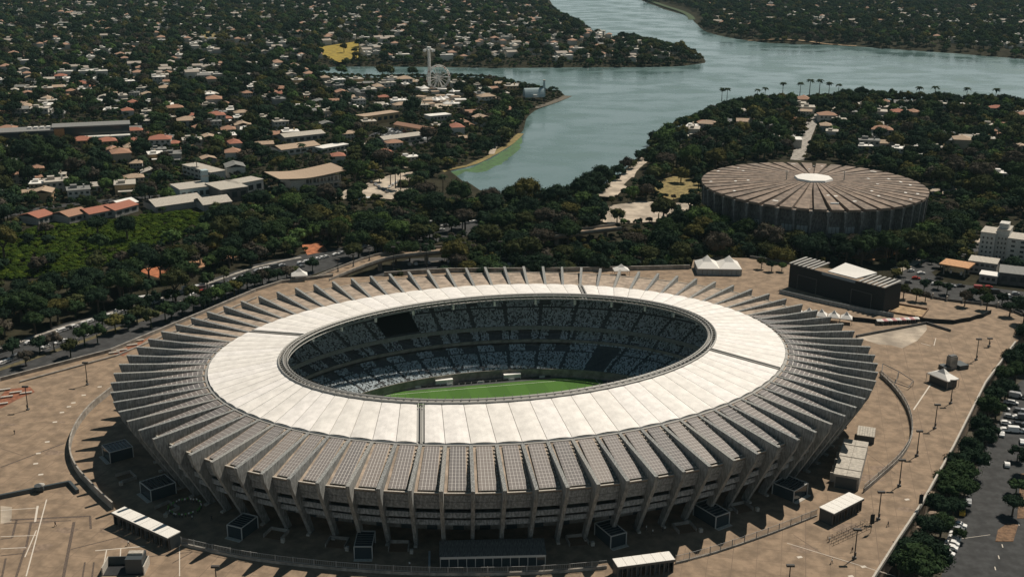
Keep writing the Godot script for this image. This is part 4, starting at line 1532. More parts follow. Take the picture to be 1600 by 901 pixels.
	for i in pts.size() - 1:
		var zz := Vector3(0, 0, 0.8 if i % 2 else 0.0)
		part(wall_along(PackedVector3Array([pts[i] + zz, pts[i + 1] + Vector3(0, 0, 0.0 if i % 2 else 0.8)]), 0.25, 1.9), "cloth_panel", M.black_cloth, o)
	o = thing("retaining_wall", "thin dark wall edging the pale paving behind the right ribs", "wall")
	pts = path_px([[1338, 527], [1448, 506], [1486, 518]], 0)
	for i in 2:
		part(wall_along(PackedVector3Array([pts[i], pts[i + 1]]), 0.5, 1.1), "wall_run", M.concrete_dark, o)
	sheet_px([[1389, 488], [1400, 475], [1451, 484], [1441, 497]], 0.012, "sand_pit", M.sand)
	o = thing("sand_pit_frame", "brown timber frame round the sandy rectangle near the stage", "frame")
	pts = path_px([[1389, 488], [1400, 475], [1451, 484], [1441, 497], [1389, 488]], 0)
	for i in 4:
		part(wall_along(PackedVector3Array([pts[i], pts[i + 1]]), 0.4, 0.8), "frame_side", M.timber, o)
	for i in 9:
		var t := i / 8.0
		var a := thing("market_awning", "small pink and white awning in the row beside the windbreak", "awning", g(lerpf(1376, 1432, t), lerpf(508, 504.5, t), 0), -0.1, "awning row beside the windbreak")
		tent(a, -1.5, 1.5, -2.6, 0, 2.0, 2.8, M.pink_cloth if i % 2 else M.white_roof)
	# tubular frame at the right ribs
	o = thing("tube_frame", "rusty tubular steel frame leaning out beside the right curved wall", "frame")
	var fb := MB.new()
	var q := [g(1378, 588, 1), g(1400, 598, 1), g(1420, 605, 1), g(1428, 595, 2), g(1405, 580, 3), g(1380, 568, 3)]
	for i in 6:
		fb.tube(q[i], q[(i + 1) % 6], 0.16, 0.16, 5)
	fb.tube(q[1], q[4], 0.14, 0.14, 5)
	fb.tube(q[4] - Vector3.UP * 3, q[4], 0.14, 0.14, 5)
	fb.tube(q[5] - Vector3.UP * 3, q[5], 0.14, 0.14, 5)
	fb.tube(q[3] - Vector3.UP * 2, q[3], 0.14, 0.14, 5)
	part(fb, "tubes", M.steel_dark, o)
	# queue rails
	for i in 4:
		o = thing("queue_rail", "thin queue railing on the paving before the right entrance hall", "railing", Vector3.ZERO, 0.0, "queue rails before the right entrance hall")
		var a := g(1293 + i * 3.2, 843 + i * 3.0, 0)
		var b := g(1352 + i * 3.2, 816 + i * 3.0, 0)
		for k in 9:
			var mb := MB.new()
			var pp := a.lerp(b, k / 8.0)
			mb.tube(pp, pp + Vector3.UP * 1.1, 0.06, 0.06, 4)
			part(mb, "post", M.post, o)
		var rl := MB.new()
		rl.tube(a + Vector3.UP * 1.1, b + Vector3.UP * 1.1, 0.06, 0.06, 4)
		rl.tube(a + Vector3.UP * 0.6, b + Vector3.UP * 0.6, 0.05, 0.05, 4)
		part(rl, "rail", M.post, o)
	for e in [[1361, 832, "black banner on a thin pole beside the queue rails"], [1437, 800, "black notice board on a pole at the plaza parapet"]]:
		o = thing("banner_pole", e[2], "sign", g(e[0], e[1], 0), 0.2)
		var mb := MB.new()
		mb.tube(Vector3.ZERO, Vector3.UP * 6.5, 0.1, 0.08, 5)
		part(mb, "pole", M.post, o)
		block(o, "panel", -0.7, 0.7, 0.12, 0.2, 3.0, 6.2, M.black_cloth)
	# people
	rng.seed = 42
	var ctr := g(289, 796, 0)
	for i in 34:
		var a := TAU * i / 34.0
		var pp := ctr + Vector3(cos(a) * 4.9 + rng.randf_range(-0.3, 0.3), 0, sin(a) * 4.9 + rng.randf_range(-0.3, 0.3))
		var gr := rng.randf() < 0.45
		person(pp, atan2(ctr.x - pp.x, ctr.z - pp.z), "shirt_green" if gr else "shirt_white", "person in a green shirt standing in the ring on the forecourt" if gr else "person in a pale shirt standing in the ring on the forecourt", "ring of people on the forecourt")
	for e in [[200, 852], [86, 822], [300, 812], [330, 812], [945, 826], [1010, 828], [1020, 834], [1036, 830], [1004, 822], [1388, 822], [1332, 862], [1296, 846], [22, 678], [1300, 880], [640, 885]]:
		var wht := rng.randf() < 0.4
		person(g(e[0], e[1], 0), rng.randf() * TAU, "shirt_white" if wht else "shirt_dark", "person in a white shirt walking alone across the paving" if wht else "person in dark clothes walking alone across the paving", "people walking on the paving", true)
	# motorbike-like stall left of the dark railing
	o = thing("vendor_cart", "dark vendor cart with a pale umbrella beside the dark railing", "cart", g(62, 768, 0), 0.2)
	block(o, "box", -1.2, 1.2, -0.6, 0.6, 0.5, 1.3, M.dark_metal)
	for sx in [-0.8, 0.8]:
		var mb := MB.new()
		mb.tube(Vector3(sx, 0.35, -0.65), Vector3(sx, 0.35, 0.65), 0.35, 0.35, 10)
		part(mb, "wheel", M.black_metal, o)
	var um := MB.new()
	um.tube(Vector3(0, 1.3, 0), Vector3(0, 2.4, 0), 0.04, 0.04, 4)
	um.tube(Vector3(0, 2.3, 0), Vector3(0, 2.9, 0), 1.7, 0.05, 8)
	part(um, "umbrella", M.white_roof, o)

func fence_ring() -> PackedVector2Array:
	var r := PackedVector2Array()
	for i in 60:
		var e := ell(TAU * i / 60, 139.0, 110.0, RT)
		r.push_back(Vector2(e.x, e.z))
	return r

# ------------------------------------------------------------------ roads, bridges, cars
func drape(pts: Array, w: float, called: String, m: Material, lift := 0.12, base := STREET) -> void:
	var p := smooth(path_px(pts, base), 12.0)
	for i in p.size():
		p[i].y = land(p[i].x, p[i].z) + lift
	struct(ribbon(p, w), called, m)

func build_roads() -> void:
	# avenue on the left
	sheet_px([[-60, 560], [0, 540], [100, 505], [200, 476], [300, 446], [400, 412], [470, 398], [600, 374], [700, 352], [760, 343], [820, 338], [830, 352], [760, 362], [660, 382], [560, 404], [480, 432], [420, 470], [312, 530], [172, 590], [0, 642], [-60, 660]], STREET, "avenue", M.asphalt)
	drape([[-40, 590], [100, 543], [220, 500], [330, 460], [430, 425]], 3.2, "median", M.verge, 0.14)
	drape([[-40, 560], [0, 545], [100, 510], [200, 481], [300, 451], [400, 417], [470, 402]], 2.2, "pavement", M.concrete, 0.2)
	for i in 40:
		var t0 := i / 40.0
		var a := g(lerpf(-20, 440, t0), lerpf(577, 414, t0), STREET + 0.02)
		var b := g(lerpf(-20, 440, t0 + 0.01), lerpf(577, 414, t0 + 0.01), STREET + 0.02)
		var mb := MB.new()
		mb.beam(a, b, 0.2, 0.02)
		struct(mb, "lane_dash", M.line_paint)
	# car park behind the stadium
	sheet_px([[560, 430], [640, 404], [760, 398], [900, 400], [1080, 402], [1080, 440], [890, 448], [700, 450]], STREET + 0.01, "car_park", M.asphalt)
	drape([[640, 413], [760, 404], [900, 404], [1060, 407]], 3.0, "footpath", M.plaza_pale, 0.1)
	# junction on the right
	sheet_px([[1392, 446], [1404, 420], [1440, 400], [1500, 385], [1560, 372], [1564, 380], [1500, 402], [1456, 425], [1470, 440], [1620, 458], [1620, 492], [1500, 474], [1420, 462]], STREET + 0.01, "junction_road", M.asphalt)
	sheet_px([[1392, 420], [1480, 384], [1560, 366], [1560, 371], [1484, 390], [1404, 426]], STREET + 0.03, "pavement", M.plaza_pale)
	# right street below the parapet
	sheet_px([[1640, 560], [1590, 600], [1545, 690], [1500, 800], [1470, 905], [1455, 970], [1800, 970], [1800, 560]], STREET, "street", M.asphalt)
	for i in 9:
		var mb := MB.new()
		var p := g(1600 - i * 5.6, 745 + i * 17.5, STREET + 0.02) if i > 4 else g(1604 - i * 3.0, 760 + i * 14, STREET + 0.02)
		mb.beam(p, p + Vector3(-0.5, 0, 1.9), 0.28, 0.02)
		struct(mb, "lane_dash", M.line_paint)
	var cr := MB.new()
	cr.beam(g(1497, 842, STREET + 0.015), g(1548, 835, STREET + 0.015), 0.15, 0.012)
	struct(cr, "painted_line", M.line_paint)
	# traffic islands
	for e in [[[1556, 846], [1560, 828], [1575, 818], [1592, 820], [1584, 846]], [[1590, 810], [1596, 740], [1612, 740], [1612, 810]]]:
		var mb := MB.new()
		mb.prism(poly_px(e, STREET), STREET, STREET + 0.15)
		struct(mb, "traffic_island", M.brown_earth)
	# verge strip under the parapet
	sheet_px([[1592, 548], [1545, 612], [1495, 712], [1445, 802], [1400, 870], [1380, 910], [1400, 960], [1455, 970], [1472, 905], [1502, 800], [1547, 690], [1592, 600], [1640, 560]], STREET - 0.02, "verge", M.verge_dark)
	# clearings
	for e in [[[[925, 338], [945, 322], [1000, 314], [1085, 318], [1085, 334], [1030, 346], [950, 350]], "dirt_yard", "plaza_pale"], [[[1018, 300], [1030, 282], [1062, 272], [1094, 284], [1094, 300], [1050, 312]], "dry_field", "dry_grass"], [[[1305, 400], [1330, 388], [1375, 379], [1424, 382], [1412, 398], [1360, 408]], "clay_field", "clay"], [[[212, 422], [256, 414], [284, 423], [246, 434]], "clay_court", "clay_red"], [[[290, 410], [330, 400], [380, 391], [388, 395], [340, 410], [312, 418]], "clay_court", "clay"], [[[470, 382], [500, 376], [512, 392], [480, 398]], "bare_earth", "clay_red"], [[[540, 296], [580, 284], [612, 272], [644, 268], [656, 282], [640, 298], [612, 311], [572, 308], [520, 312]], "paved_yard", "plaza_pale"], [[[575, 212], [600, 198], [665, 206], [680, 220], [640, 228]], "car_yard", "asphalt"], [[[494, 74], [560, 64], [560, 90], [530, 97], [500, 86]], "yellow_field", "yellow_field"], [[[55, 110], [72, 104], [94, 106], [90, 116], [62, 117]], "green_field", "turf"], [[[310, 52], [330, 48], [340, 56], [322, 60]], "green_field", "dry_grass"], [[[640, 152], [720, 150], [724, 168], [660, 170]], "fairground_yard", "plaza_pale"], [[[1450, 292], [1490, 290], [1500, 300], [1460, 306]], "paved_yard", "plaza_pale"], [[[1310, 292], [1310, 292], [1311, 293]], "", ""]]:
		if e[1] == "":
			continue
		sheet_px(e[0], STREET + 0.05 if e[1] != "paved_yard" else STREET + 0.03, e[1], M[e[2]])
		clear(e[0])
		soft_px.push_back(clear_px.pop_back())
	drape([[1018, 238], [990, 262], [962, 284], [944, 306]], 16.0, "dirt_track", M.plaza_pale)
	clear([[1010, 238], [1024, 242], [998, 270], [972, 292], [950, 310], [938, 306], [958, 280], [985, 258]])
	drape([[1284, 160], [1272, 185], [1258, 215], [1246, 250]], 11.0, "lane", M.concrete)
	clear([[1278, 172], [1285, 174], [1268, 214], [1252, 250], [1240, 250], [1258, 210]])
	drape([[764, 230], [780, 200], [800, 172], [776, 150]], 9.0, "lake_road", M.plaza_pale)
	drape([[490, 101], [600, 100.5], [700, 102], [820, 102.5], [960, 101.5], [1090, 98.5]], 14.0, "shore_path", M.plaza_pale, 0.5)
	drape([[672, 276], [692, 265], [740, 253], [790, 226], [812, 207]], 8.0, "dry_shore", M.dry_grass, 0.15, LAKE + 1.0)
	drape([[1170, 62], [1215, 64], [1260, 66], [1340, 71]], 16.0, "dry_shore", M.sand, 0.15, LAKE + 1.0)
	drape([[1004, -4], [1042, 10], [1078, 22], [1086, 30]], 26.0, "green_bank", M.grass_bank, 0.2, LAKE + 1.0)
	drape([[830, 168], [860, 158], [884, 148]], 16.0, "dry_shore", M.dry_earth, 0.15, LAKE + 1.0)
	clear([[1000, 0], [1040, 2], [1080, 14], [1100, 24], [1085, 32], [1050, 20]])
	drape([[560, 268], [600, 262], [660, 252], [700, 240]], 10.0, "lake_road", M.plaza_pale, 0.13)
	drape([[0, 340], [60, 326], [180, 312], [300, 302], [420, 290]], 9.0, "side_street", M.asphalt, 0.1)
	drape([[1065, 374], [1110, 382], [1184, 393]], 6.0, "footpath", M.plaza_pale, 0.12)
	drape([[1340, 376], [1400, 368], [1450, 362]], 10.0, "side_street", M.concrete, 0.12)
	# algae along the near shore
	ragged([[660, 304], [668, 286], [696, 270], [744, 259], [792, 232], [812, 209], [815, 222], [804, 240], [776, 259], [748, 269], [726, 268], [704, 282], [700, 300], [684, 310]], LAKE + 0.02, "algae", M.algae)
	# foot bridges
	for br in [[[[503, 437], [560, 414], [612, 399], [690, 391], [730, 388]], 9.0, 0.0, "broad beige footbridge sweeping from the plaza over the avenue"], [[[828, 375], [870, 367], [920, 360], [966, 355]], 8.0, -1.0, "short pale footbridge among the trees before the dirt yard"]]:
		var o := thing("foot_bridge", br[3], "bridge")
		var p := smooth(path_px(br[0], br[2]), 8.0)
		var L := PackedVector3Array()
		var R := PackedVector3Array()
		for i in p.size():
			var d := p[mini(i + 1, p.size() - 1)] - p[maxi(i - 1, 0)]
			var s: Vector3 = d.cross(Vector3.UP).normalized() * br[1] * 0.5
			L.push_back(p[i] - s)
			R.push_back(p[i] + s)
		var dk := MB.new()
		var dn := Vector3.DOWN * 1.2
		for i in p.size() - 1:
			dk.hexa([L[i] + dn, R[i] + dn, R[i + 1] + dn, L[i + 1] + dn, L[i] + Vector3.UP * 0.02, R[i] + Vector3.UP * 0.02, R[i + 1] + Vector3.UP * 0.02, L[i + 1] + Vector3.UP * 0.02])
		part(dk, "deck", M.plaza, o)
		part(wall_along(L, 0.4, 1.3), "side_wall", M.concrete, o)
		part(wall_along(R, 0.4, 1.3), "side_wall", M.concrete, o)
		for i in range(2, p.size(), 3):
			var mb := MB.new()
			mb.box(Vector3(p[i].x, (STREET + br[2] - 1.2) / 2, p[i].z), Vector3(2.2, br[2] - 1.2 - STREET, 1.2))
			part(mb, "pier", M.concrete, o)
	clear([[500, 442], [556, 412], [610, 392], [690, 384], [692, 402], [612, 408], [560, 430]])
	clear([[838, 370], [870, 362], [920, 353], [966, 348], [966, 360], [900, 370], [840, 380]])
	for e in [[528, 424], [552, 416], [577, 407], [622, 397], [657, 393]]:
		lamp_post(e[0], e[1], 0.02, 6.5, "slim lamp post standing on the beige footbridge", "lamp posts on the footbridge")
	for e in [[615, 425], [667, 420], [725, 418], [782, 416], [838, 410]]:
		lamp_post(e[0], e[1], STREET, 14.0, "tall thin lamp post in the car park behind the stadium", "lamp posts in the rear car park")
	# visible road areas are kept free of trees
	clear([[-10, 546], [100, 508], [170, 486], [250, 462], [262, 472], [190, 502], [100, 538], [-10, 578]])
	clear([[400, 412], [470, 398], [560, 388], [610, 376], [600, 388], [540, 408], [470, 424], [430, 436], [380, 440]])
	clear([[680, 344], [750, 338], [760, 352], [690, 358]])
	clear([[1480, 905], [1510, 800], [1548, 700], [1580, 640], [1620, 620], [1620, 905]])
	clear([[1396, 446], [1412, 418], [1450, 404], [1470, 440], [1600, 452], [1600, 475], [1500, 470], [1430, 460]])

var car_proto := {}
func make_car(form: String, paint: String) -> Array:
	var key := form
	if not car_proto.has(key):
		var L := 4.3
		var H := 1.48
		var W := 1.74
		var prof: PackedVector2Array
		var cab: PackedVector2Array
		if form == "van":
			L = 5.2; H = 2.3; W = 1.95
			prof = PackedVector2Array([Vector2(-2.6, 0.35), Vector2(2.55, 0.35), Vector2(2.6, 0.95), Vector2(2.2, 1.25), Vector2(1.5, 2.2), Vector2(1.2, 2.3), Vector2(-2.5, 2.3), Vector2(-2.6, 2.1)])
			cab = PackedVector2Array([Vector2(1.35, 1.3), Vector2(2.1, 1.3), Vector2(1.52, 2.1), Vector2(1.2, 2.1)])
		elif form == "bus":
			L = 12.0; H = 3.2; W = 2.5
			prof = PackedVector2Array([Vector2(-6, 0.4), Vector2(6, 0.4), Vector2(6.05, 1.4), Vector2(5.8, 3.1), Vector2(5.5, 3.2), Vector2(-5.8, 3.2), Vector2(-6, 3.0)])
			cab = PackedVector2Array([Vector2(-5.6, 1.6), Vector2(5.7, 1.6), Vector2(5.6, 2.6), Vector2(-5.6, 2.6)])
		elif form == "sedan":
			prof = PackedVector2Array([Vector2(-2.2, 0.35), Vector2(2.15, 0.35), Vector2(2.2, 0.72), Vector2(2.0, 0.9), Vector2(1.05, 1.0), Vector2(0.4, 1.46), Vector2(-0.95, 1.48), Vector2(-1.65, 1.05), Vector2(-2.15, 0.98)])
			cab = PackedVector2Array([Vector2(-1.5, 1.04), Vector2(0.9, 1.02), Vector2(0.36, 1.4), Vector2(-0.92, 1.42)])
		else:
			L = 3.9
			prof = PackedVector2Array([Vector2(-1.95, 0.35), Vector2(1.9, 0.35), Vector2(1.98, 0.75), Vector2(1.75, 0.95), Vector2(1.0, 1.05), Vector2(0.45, 1.5), Vector2(-1.4, 1.52), Vector2(-1.9, 1.05)])
			cab = PackedVector2Array([Vector2(-1.7, 1.05), Vector2(0.86, 1.06), Vector2(0.4, 1.44), Vector2(-1.36, 1.46)])
		var b := MB.new()
		b.plate(Vector3.ZERO, Vector3.RIGHT, prof, W)
		var c := MB.new()
		c.plate(Vector3.ZERO, Vector3.RIGHT, cab, W + 0.03)
		var ws := MB.new()
		var n := prof.size()
		if form == "sedan" or form == "hatch":
			var pa := prof[4]
			var pb := prof[5]
			var o := Vector2(0.02, 0.02)
			ws.quad(Vector3(pa.x - 0.06, pa.y + 0.05, 0.75), Vector3(pa.x - 0.06, pa.y + 0.05, -0.75), Vector3(pb.x + 0.05, pb.y, -0.68), Vector3(pb.x + 0.05, pb.y, 0.68))
		else:
			ws.quad(Vector3(L / 2 + 0.02, 1.3, W * 0.45), Vector3(L / 2 + 0.02, 1.3, -W * 0.45), Vector3(L / 2 - 0.3, H * 0.85, -W * 0.42), Vector3(L / 2 - 0.3, H * 0.85, W * 0.42))
		var wh := MB.new()
		wh.tube(Vector3(0, 0, -0.1), Vector3(0, 0, 0.1), 0.33, 0.33, 10)
		var hl := MB.new()
		hl.box(Vector3.ZERO, Vector3(0.08, 0.16, 0.34))
		car_proto[key] = [b.mesh(), c.mesh(), ws.mesh(), wh.mesh(), hl.mesh(), L, W]
	return car_proto[key]

func car(at: Vector3, yaw: float, form: String, paint: String, where: String, grp: String) -> void:
	var pr := make_car(form, paint)
	var nm: String = {"hatch": "hatchback", "sedan": "saloon_car", "van": "van", "bus": "bus"}[form]
	var word: String = {"hatch": "hatchback", "sedan": "saloon car", "van": "van", "bus": "bus"}[form]
	var o := thing(nm, "%s %s %s" % [paint, word, where], "bus" if form == "bus" else ("van" if form == "van" else "car"), at, yaw, grp)
	put(pr[0], "body", M["car_" + paint], o)
	put(pr[1], "side_windows", M.glass_dark, o)
	put(pr[2], "windscreen", M.glass_dark, o)
	for sx in [-1, 1]:
		for sz in [-1, 1]:
			var w := put(pr[3], "wheel", M.black_metal, o)
			w.position = Vector3(sx * pr[5] * 0.31, 0.33, sz * (pr[6] / 2 - 0.08))
	for sz in [-1, 1]:
		var h := put(pr[4], "headlight", M.window_pale, o)
		h.position = Vector3(pr[5] / 2 - 0.03, 0.72, sz * (pr[6] / 2 - 0.28))

func car_row(x0: float, y0: float, x1: float, y1: float, n: int, across: bool, where: String, grp: String, y := STREET + 0.02, skip := 0.12, bright := 0.6) -> void:
	var a := g(x0, y0, y)
	var b := g(x1, y1, y)
	var yaw := atan2(-(b - a).z, (b - a).x)
	for i in n:
		if rng.randf() < skip:
			continue
		var p := a.lerp(b, (i + rng.randf_range(-0.12, 0.12)) / maxf(1.0, n - 1))
		var h := rng.randf()
		var paint: String = "white" if h < bright else ["silver", "black", "silver", "grey", "black", "silver", "grey", "silver", "grey", "black", "silver", "red"][rng.randi() % 12]
		var form := "hatch" if rng.randf() < 0.5 else ("sedan" if rng.randf() < 0.8 else "van")
		car(p, yaw + (PI / 2 if across else 0.0) + rng.randf_range(-0.05, 0.05) + (PI if rng.randf() < 0.3 else 0.0), form, paint, where, grp)

func build_cars() -> void:
	rng.seed = 321
	var w := "parked along the tree-lined avenue"
	var gr := "cars along the avenue"
	car_row(2, 550, 60, 532, 9, false, w, gr, STREET + 0.02, 0.1, 0.75)
	car_row(92, 519, 186, 489, 13, false, w, gr, STREET + 0.02, 0.1, 0.75)
	car_row(192, 488, 228, 478, 6, false, w, gr, STREET + 0.02, 0.1, 0.75)
	car_row(2, 569, 46, 553, 7, false, "driving down the avenue below the parapet", gr, STREET + 0.02, 0.1, 0.75)
	car_row(62, 546, 118, 528, 7, false, "driving down the avenue below the parapet", gr, STREET + 0.02, 0.25, 0.7)
	car_row(140, 522, 200, 500, 6, false, "driving down the avenue below the parapet", gr, STREET + 0.02, 0.3, 0.7)
	car_row(230, 478, 300, 452, 8, false, w, gr, STREET + 0.02, 0.2, 0.7)
	car_row(300, 462, 380, 434, 8, false, "driving down the avenue below the parapet", gr, STREET + 0.02, 0.3, 0.6)
	car_row(402, 424, 440, 416, 7, false, w, gr, STREET + 0.02, 0.1, 0.6)
	car_row(462, 414, 532, 397, 10, false, w, gr, STREET + 0.02, 0.1, 0.7)
	car_row(548, 392, 606, 378, 11, false, w, gr, STREET + 0.02, 0.05, 0.8)
	car_row(410, 438, 470, 418, 6, false, "driving down the avenue below the parapet", gr, STREET + 0.02, 0.2, 0.6)
	car_row(684, 356, 752, 346, 12, false, "queueing on the avenue near the footbridge", gr, STREET + 0.02, 0.1, 0.8)
	car_row(640, 366, 690, 360, 8, false, "queueing on the avenue near the footbridge", gr, STREET + 0.02, 0.1, 0.8)
	for e in [[222, 472], [303, 455]]:
		car(g(e[0], e[1], STREET + 0.02), 0.45, "bus", "white", "on the avenue beside the wood", gr)
	car(g(686, 352, STREET + 0.02), 0.2, "bus", "white", "on the avenue beside the far queue", gr)
	w = "parked in the car park behind the stadium"
	gr = "cars in the rear car park"
	car_row(640, 414, 720, 408, 9, true, w, gr, STREET + 0.03, 0.2, 0.6)
	car_row(760, 407, 880, 407, 14, true, w, gr, STREET + 0.03, 0.25, 0.5)
	car_row(720, 418, 860, 416, 14, true, w, gr, STREET + 0.03, 0.3, 0.5)
	car_row(900, 410, 1020, 411, 12, true, w, gr, STREET + 0.03, 0.3, 0.5)
	car_row(1172, 398, 1200, 402, 3, false, "parked beside the twin white tent", "cars beside the twin tent", STREET + 0.03, 0.0, 0.6)
	w = "parked in the tight car park by the right street"
	gr = "cars in the street car park"
	for i in 6:
		car_row(1554 + i * 5.5, 672 - i * 10.5, 1602, 676 - i * 10.5, 4, false, w, gr, STREET + 0.02, 0.25, 0.45)
	w = "parked at the kerb of the right street"
	gr = "cars at the right street kerb"
	car_row(1482, 866, 1500, 822, 7, true, w, gr, STREET + 0.02, 0.0, 0.8)
	car(g(1504, 803, STREET + 0.02), 1.2, "hatch", "yellow", w, gr)
	car(g(1514, 786, STREET + 0.02), 1.2, "sedan", "silver", w, gr)
	car(g(1543, 722, STREET + 0.02), 1.2, "sedan", "silver", w, gr)
	car(g(1566, 680, STREET + 0.02), 1.2, "sedan", "white", w, gr)
	car(g(1574, 728, STREET + 0.02), 1.25, "hatch", "white", "driving alone down the middle of the right street", "")
	car(g(1598, 692, STREET + 0.02), 1.25, "sedan", "white", "driving beyond the median of the right street", "")
	w = "crossing the road junction by the filling station"
	gr = "cars at the junction"
	for e in [[1424, 424], [1432, 436], [1420, 442], [1453, 440], [1462, 445], [1488, 448], [1502, 448], [1530, 452], [1556, 458], [1588, 460], [1440, 428], [1468, 436], [1510, 462], [1546, 450], [1574, 466]]:
		var paint: String = ["white", "silver", "black", "grey", "red", "white"][rng.randi() % 6]
		car(g(e[0], e[1], STREET + 0.03), rng.randf_range(-0.3, 0.1), ["hatch", "sedan", "van"][rng.randi() % 3], paint, w, gr)
	w = "lined up in the sales yard among the halls"
	gr = "cars in the sales yard"
	for i in 4:
		car_row(588 + i * 4, 210 - i * 3.0, 664 - i * 3, 219 - i * 3.2, 11, true, w, gr, STREET + 0.1, 0.12, 0.75)
	w = "parked in the paved yard by the lake road"
	gr = "cars in the lakeside yard"
	car_row(560, 312, 590, 309, 8, true, w, gr, STREET + 0.06, 0.0, 0.95)
	car_row(575, 282, 610, 304, 7, false, w, gr, STREET + 0.06, 0.2, 0.4)
	car_row(596, 300, 620, 286, 5, false, w, gr, STREET + 0.06, 0.2, 0.4)

# a sheet on the water with a ragged outline
func ragged(pts: Array, y: float, called: String, m: Material) -> void:
	rng.seed = 31
	var p := smooth(path_px(pts, y), 9.0, true)
	var q := PackedVector2Array()
	for i in p.size():
		q.push_back(Vector2(p[i].x + rng.randf_range(-1.8, 1.8), p[i].z + rng.randf_range(-2.2, 2.2)))
	if Geometry2D.triangulate_polygon(q).is_empty():
		q = poly_px(pts, y)
	struct(flat_poly(q, y), called, m)

# ------------------------------------------------------------------ houses and trees
var house_boxes := {}      # picture cells -> boxes of houses there, so that trees do not bury them
var spots := []            # [x, z, r] where a building stands

func in_soft(p: Vector2) -> bool:
	for q in soft_px:
		if Geometry2D.is_point_in_polygon(p, q):
			return true
	return false

var bld_px := []
func in_clear(p: Vector2) -> bool:
	for q in bld_px:
		if q.has_point(p):
			return true
	for q in clear_px:
		if Geometry2D.is_point_in_polygon(p, q):
			return true
	return false

func house_mesh(kind: int, i: int) -> Array:
	rng.seed = 900 + kind * 31 + i
	var w := rng.randf_range(9.0, 15.0)
	var d := rng.randf_range(8.0, 12.0)
	var h := 3.4 if rng.randf() < 0.35 else 6.2
	var wall := MB.new()
	wall.box(Vector3(0, h / 2, 0), Vector3(w, h, d))
	var roof := MB.new()
	var extra := MB.new()
	if kind == 0:
		hip(roof, -w / 2, w / 2, -d / 2, d / 2, h + 0.03, 2.4)
		if i % 2 == 0:
			wall.box(Vector3(w * 0.62, 1.6, d * 0.15), Vector3(w * 0.5, 3.2, d * 0.6))
			hip(roof, w * 0.38, w * 0.87, -d * 0.15, d * 0.45, 3.25, 1.6)
	elif kind == 1:
		roof.box(Vector3(0, h + 0.2, 0), Vector3(w + 0.9, 0.4, d + 0.9))
		roof.box(Vector3(-w * 0.2, h + 1.3, -d * 0.15), Vector3(w * 0.3, 1.8, d * 0.35))
		if i % 2:
			wall.box(Vector3(-w * 0.66, 1.5, 0.5), Vector3(w * 0.4, 3.0, d * 0.7))
			roof.box(Vector3(-w * 0.66, 3.15, 0.5), Vector3(w * 0.45, 0.3, d * 0.8))
	else:
		gable(roof, -w / 2, w / 2, -d / 2, d / 2, h + 0.25, 1.8)
	extra.box(Vector3(w * 0.25, h + 1.2, 0), Vector3(0.9, 2.6, 0.9))
	var win := []
	for f in int(h / 3.0):
		for k in 4:
			var b := MB.new()
			b.box(Vector3(lerpf(-w / 2, w / 2, (k + 0.5) / 4.0), 1.7 + f * 3.0, d / 2 + 0.03), Vector3(1.5, 1.3, 0.12))
			win.push_back(b.mesh())
	var door := MB.new()
	door.box(Vector3(w * 0.12, 1.05, d / 2 + 0.06), Vector3(1.1, 2.1, 0.14))
	return [wall.mesh(), roof.mesh(), extra.mesh(), win, door.mesh(), w, d, h]

func note_box(p: Vector3, w: float, h: float) -> void:
	var a := px_of(p)
	var s := F / (CAM - p).length()
	var r := Rect2(a.x - w * 0.5 * s, a.y - h * s, w * s, h * s)
	for cx in range(int(floor(r.position.x / 32.0)), int(floor(r.end.x / 32.0)) + 1):
		for cy in range(int(floor(r.position.y / 32.0)), int(floor(r.end.y / 32.0)) + 1):
			var k := Vector2i(cx, cy)
			if not house_boxes.has(k):
				house_boxes[k] = []
			house_boxes[k].push_back(r)

func hits_house(p: Vector2) -> bool:
	var k := Vector2i(int(floor(p.x / 32.0)), int(floor(p.y / 32.0)))
	if house_boxes.has(k):
		for r in house_boxes[k]:
			if r.has_point(p):
				return true
	return false

func building_clears() -> void:
	for c in get_children():
		if c is Node3D and c.has_meta("category") and c.get_meta("category") in ["building", "house", "tower", "chapel", "arena", "stage", "tent", "ferris wheel", "booth"]:
			var lo := Vector2(1e9, 1e9)
			var hi := -lo
			var cen := Vector3.ZERO
			var n := 0
			var rad := 0.0
			for m in c.get_children():
				if m is MeshInstance3D:
					var ab: AABB = m.mesh.get_aabb()
					for e in 8:
						var q: Vector3 = c.transform * (m.transform * ab.get_endpoint(e))
						var s := px_of(q)
						lo = lo.min(s)
						hi = hi.max(s)
						rad = maxf(rad, Vector2(q.x - c.position.x, q.z - c.position.z).length())
			if c.get_meta("category") == "arena":
				spots.push_back([c.position.x, c.position.z, 70.0])
				clear([[1096, 282], [1180, 250], [1300, 250], [1452, 300], [1450, 316], [1400, 322], [1290, 338], [1180, 332], [1100, 318]])
				continue
			var b := c as Node3D
			spots.push_back([b.position.x, b.position.z, minf(rad, 14.0)])
			var m := (hi.y - lo.y) * 0.6
			bld_px.push_back(Rect2(lo.x + 1, lo.y, hi.x - lo.x - 2, hi.y - m - lo.y))

func blocked(x: float, z: float, r: float) -> bool:
	for s in spots:
		var dx: float = s[0] - x
		var dz: float = s[1] - z
		if dx * dx + dz * dz < (s[2] + r) * (s[2] + r):
			return true
	return false

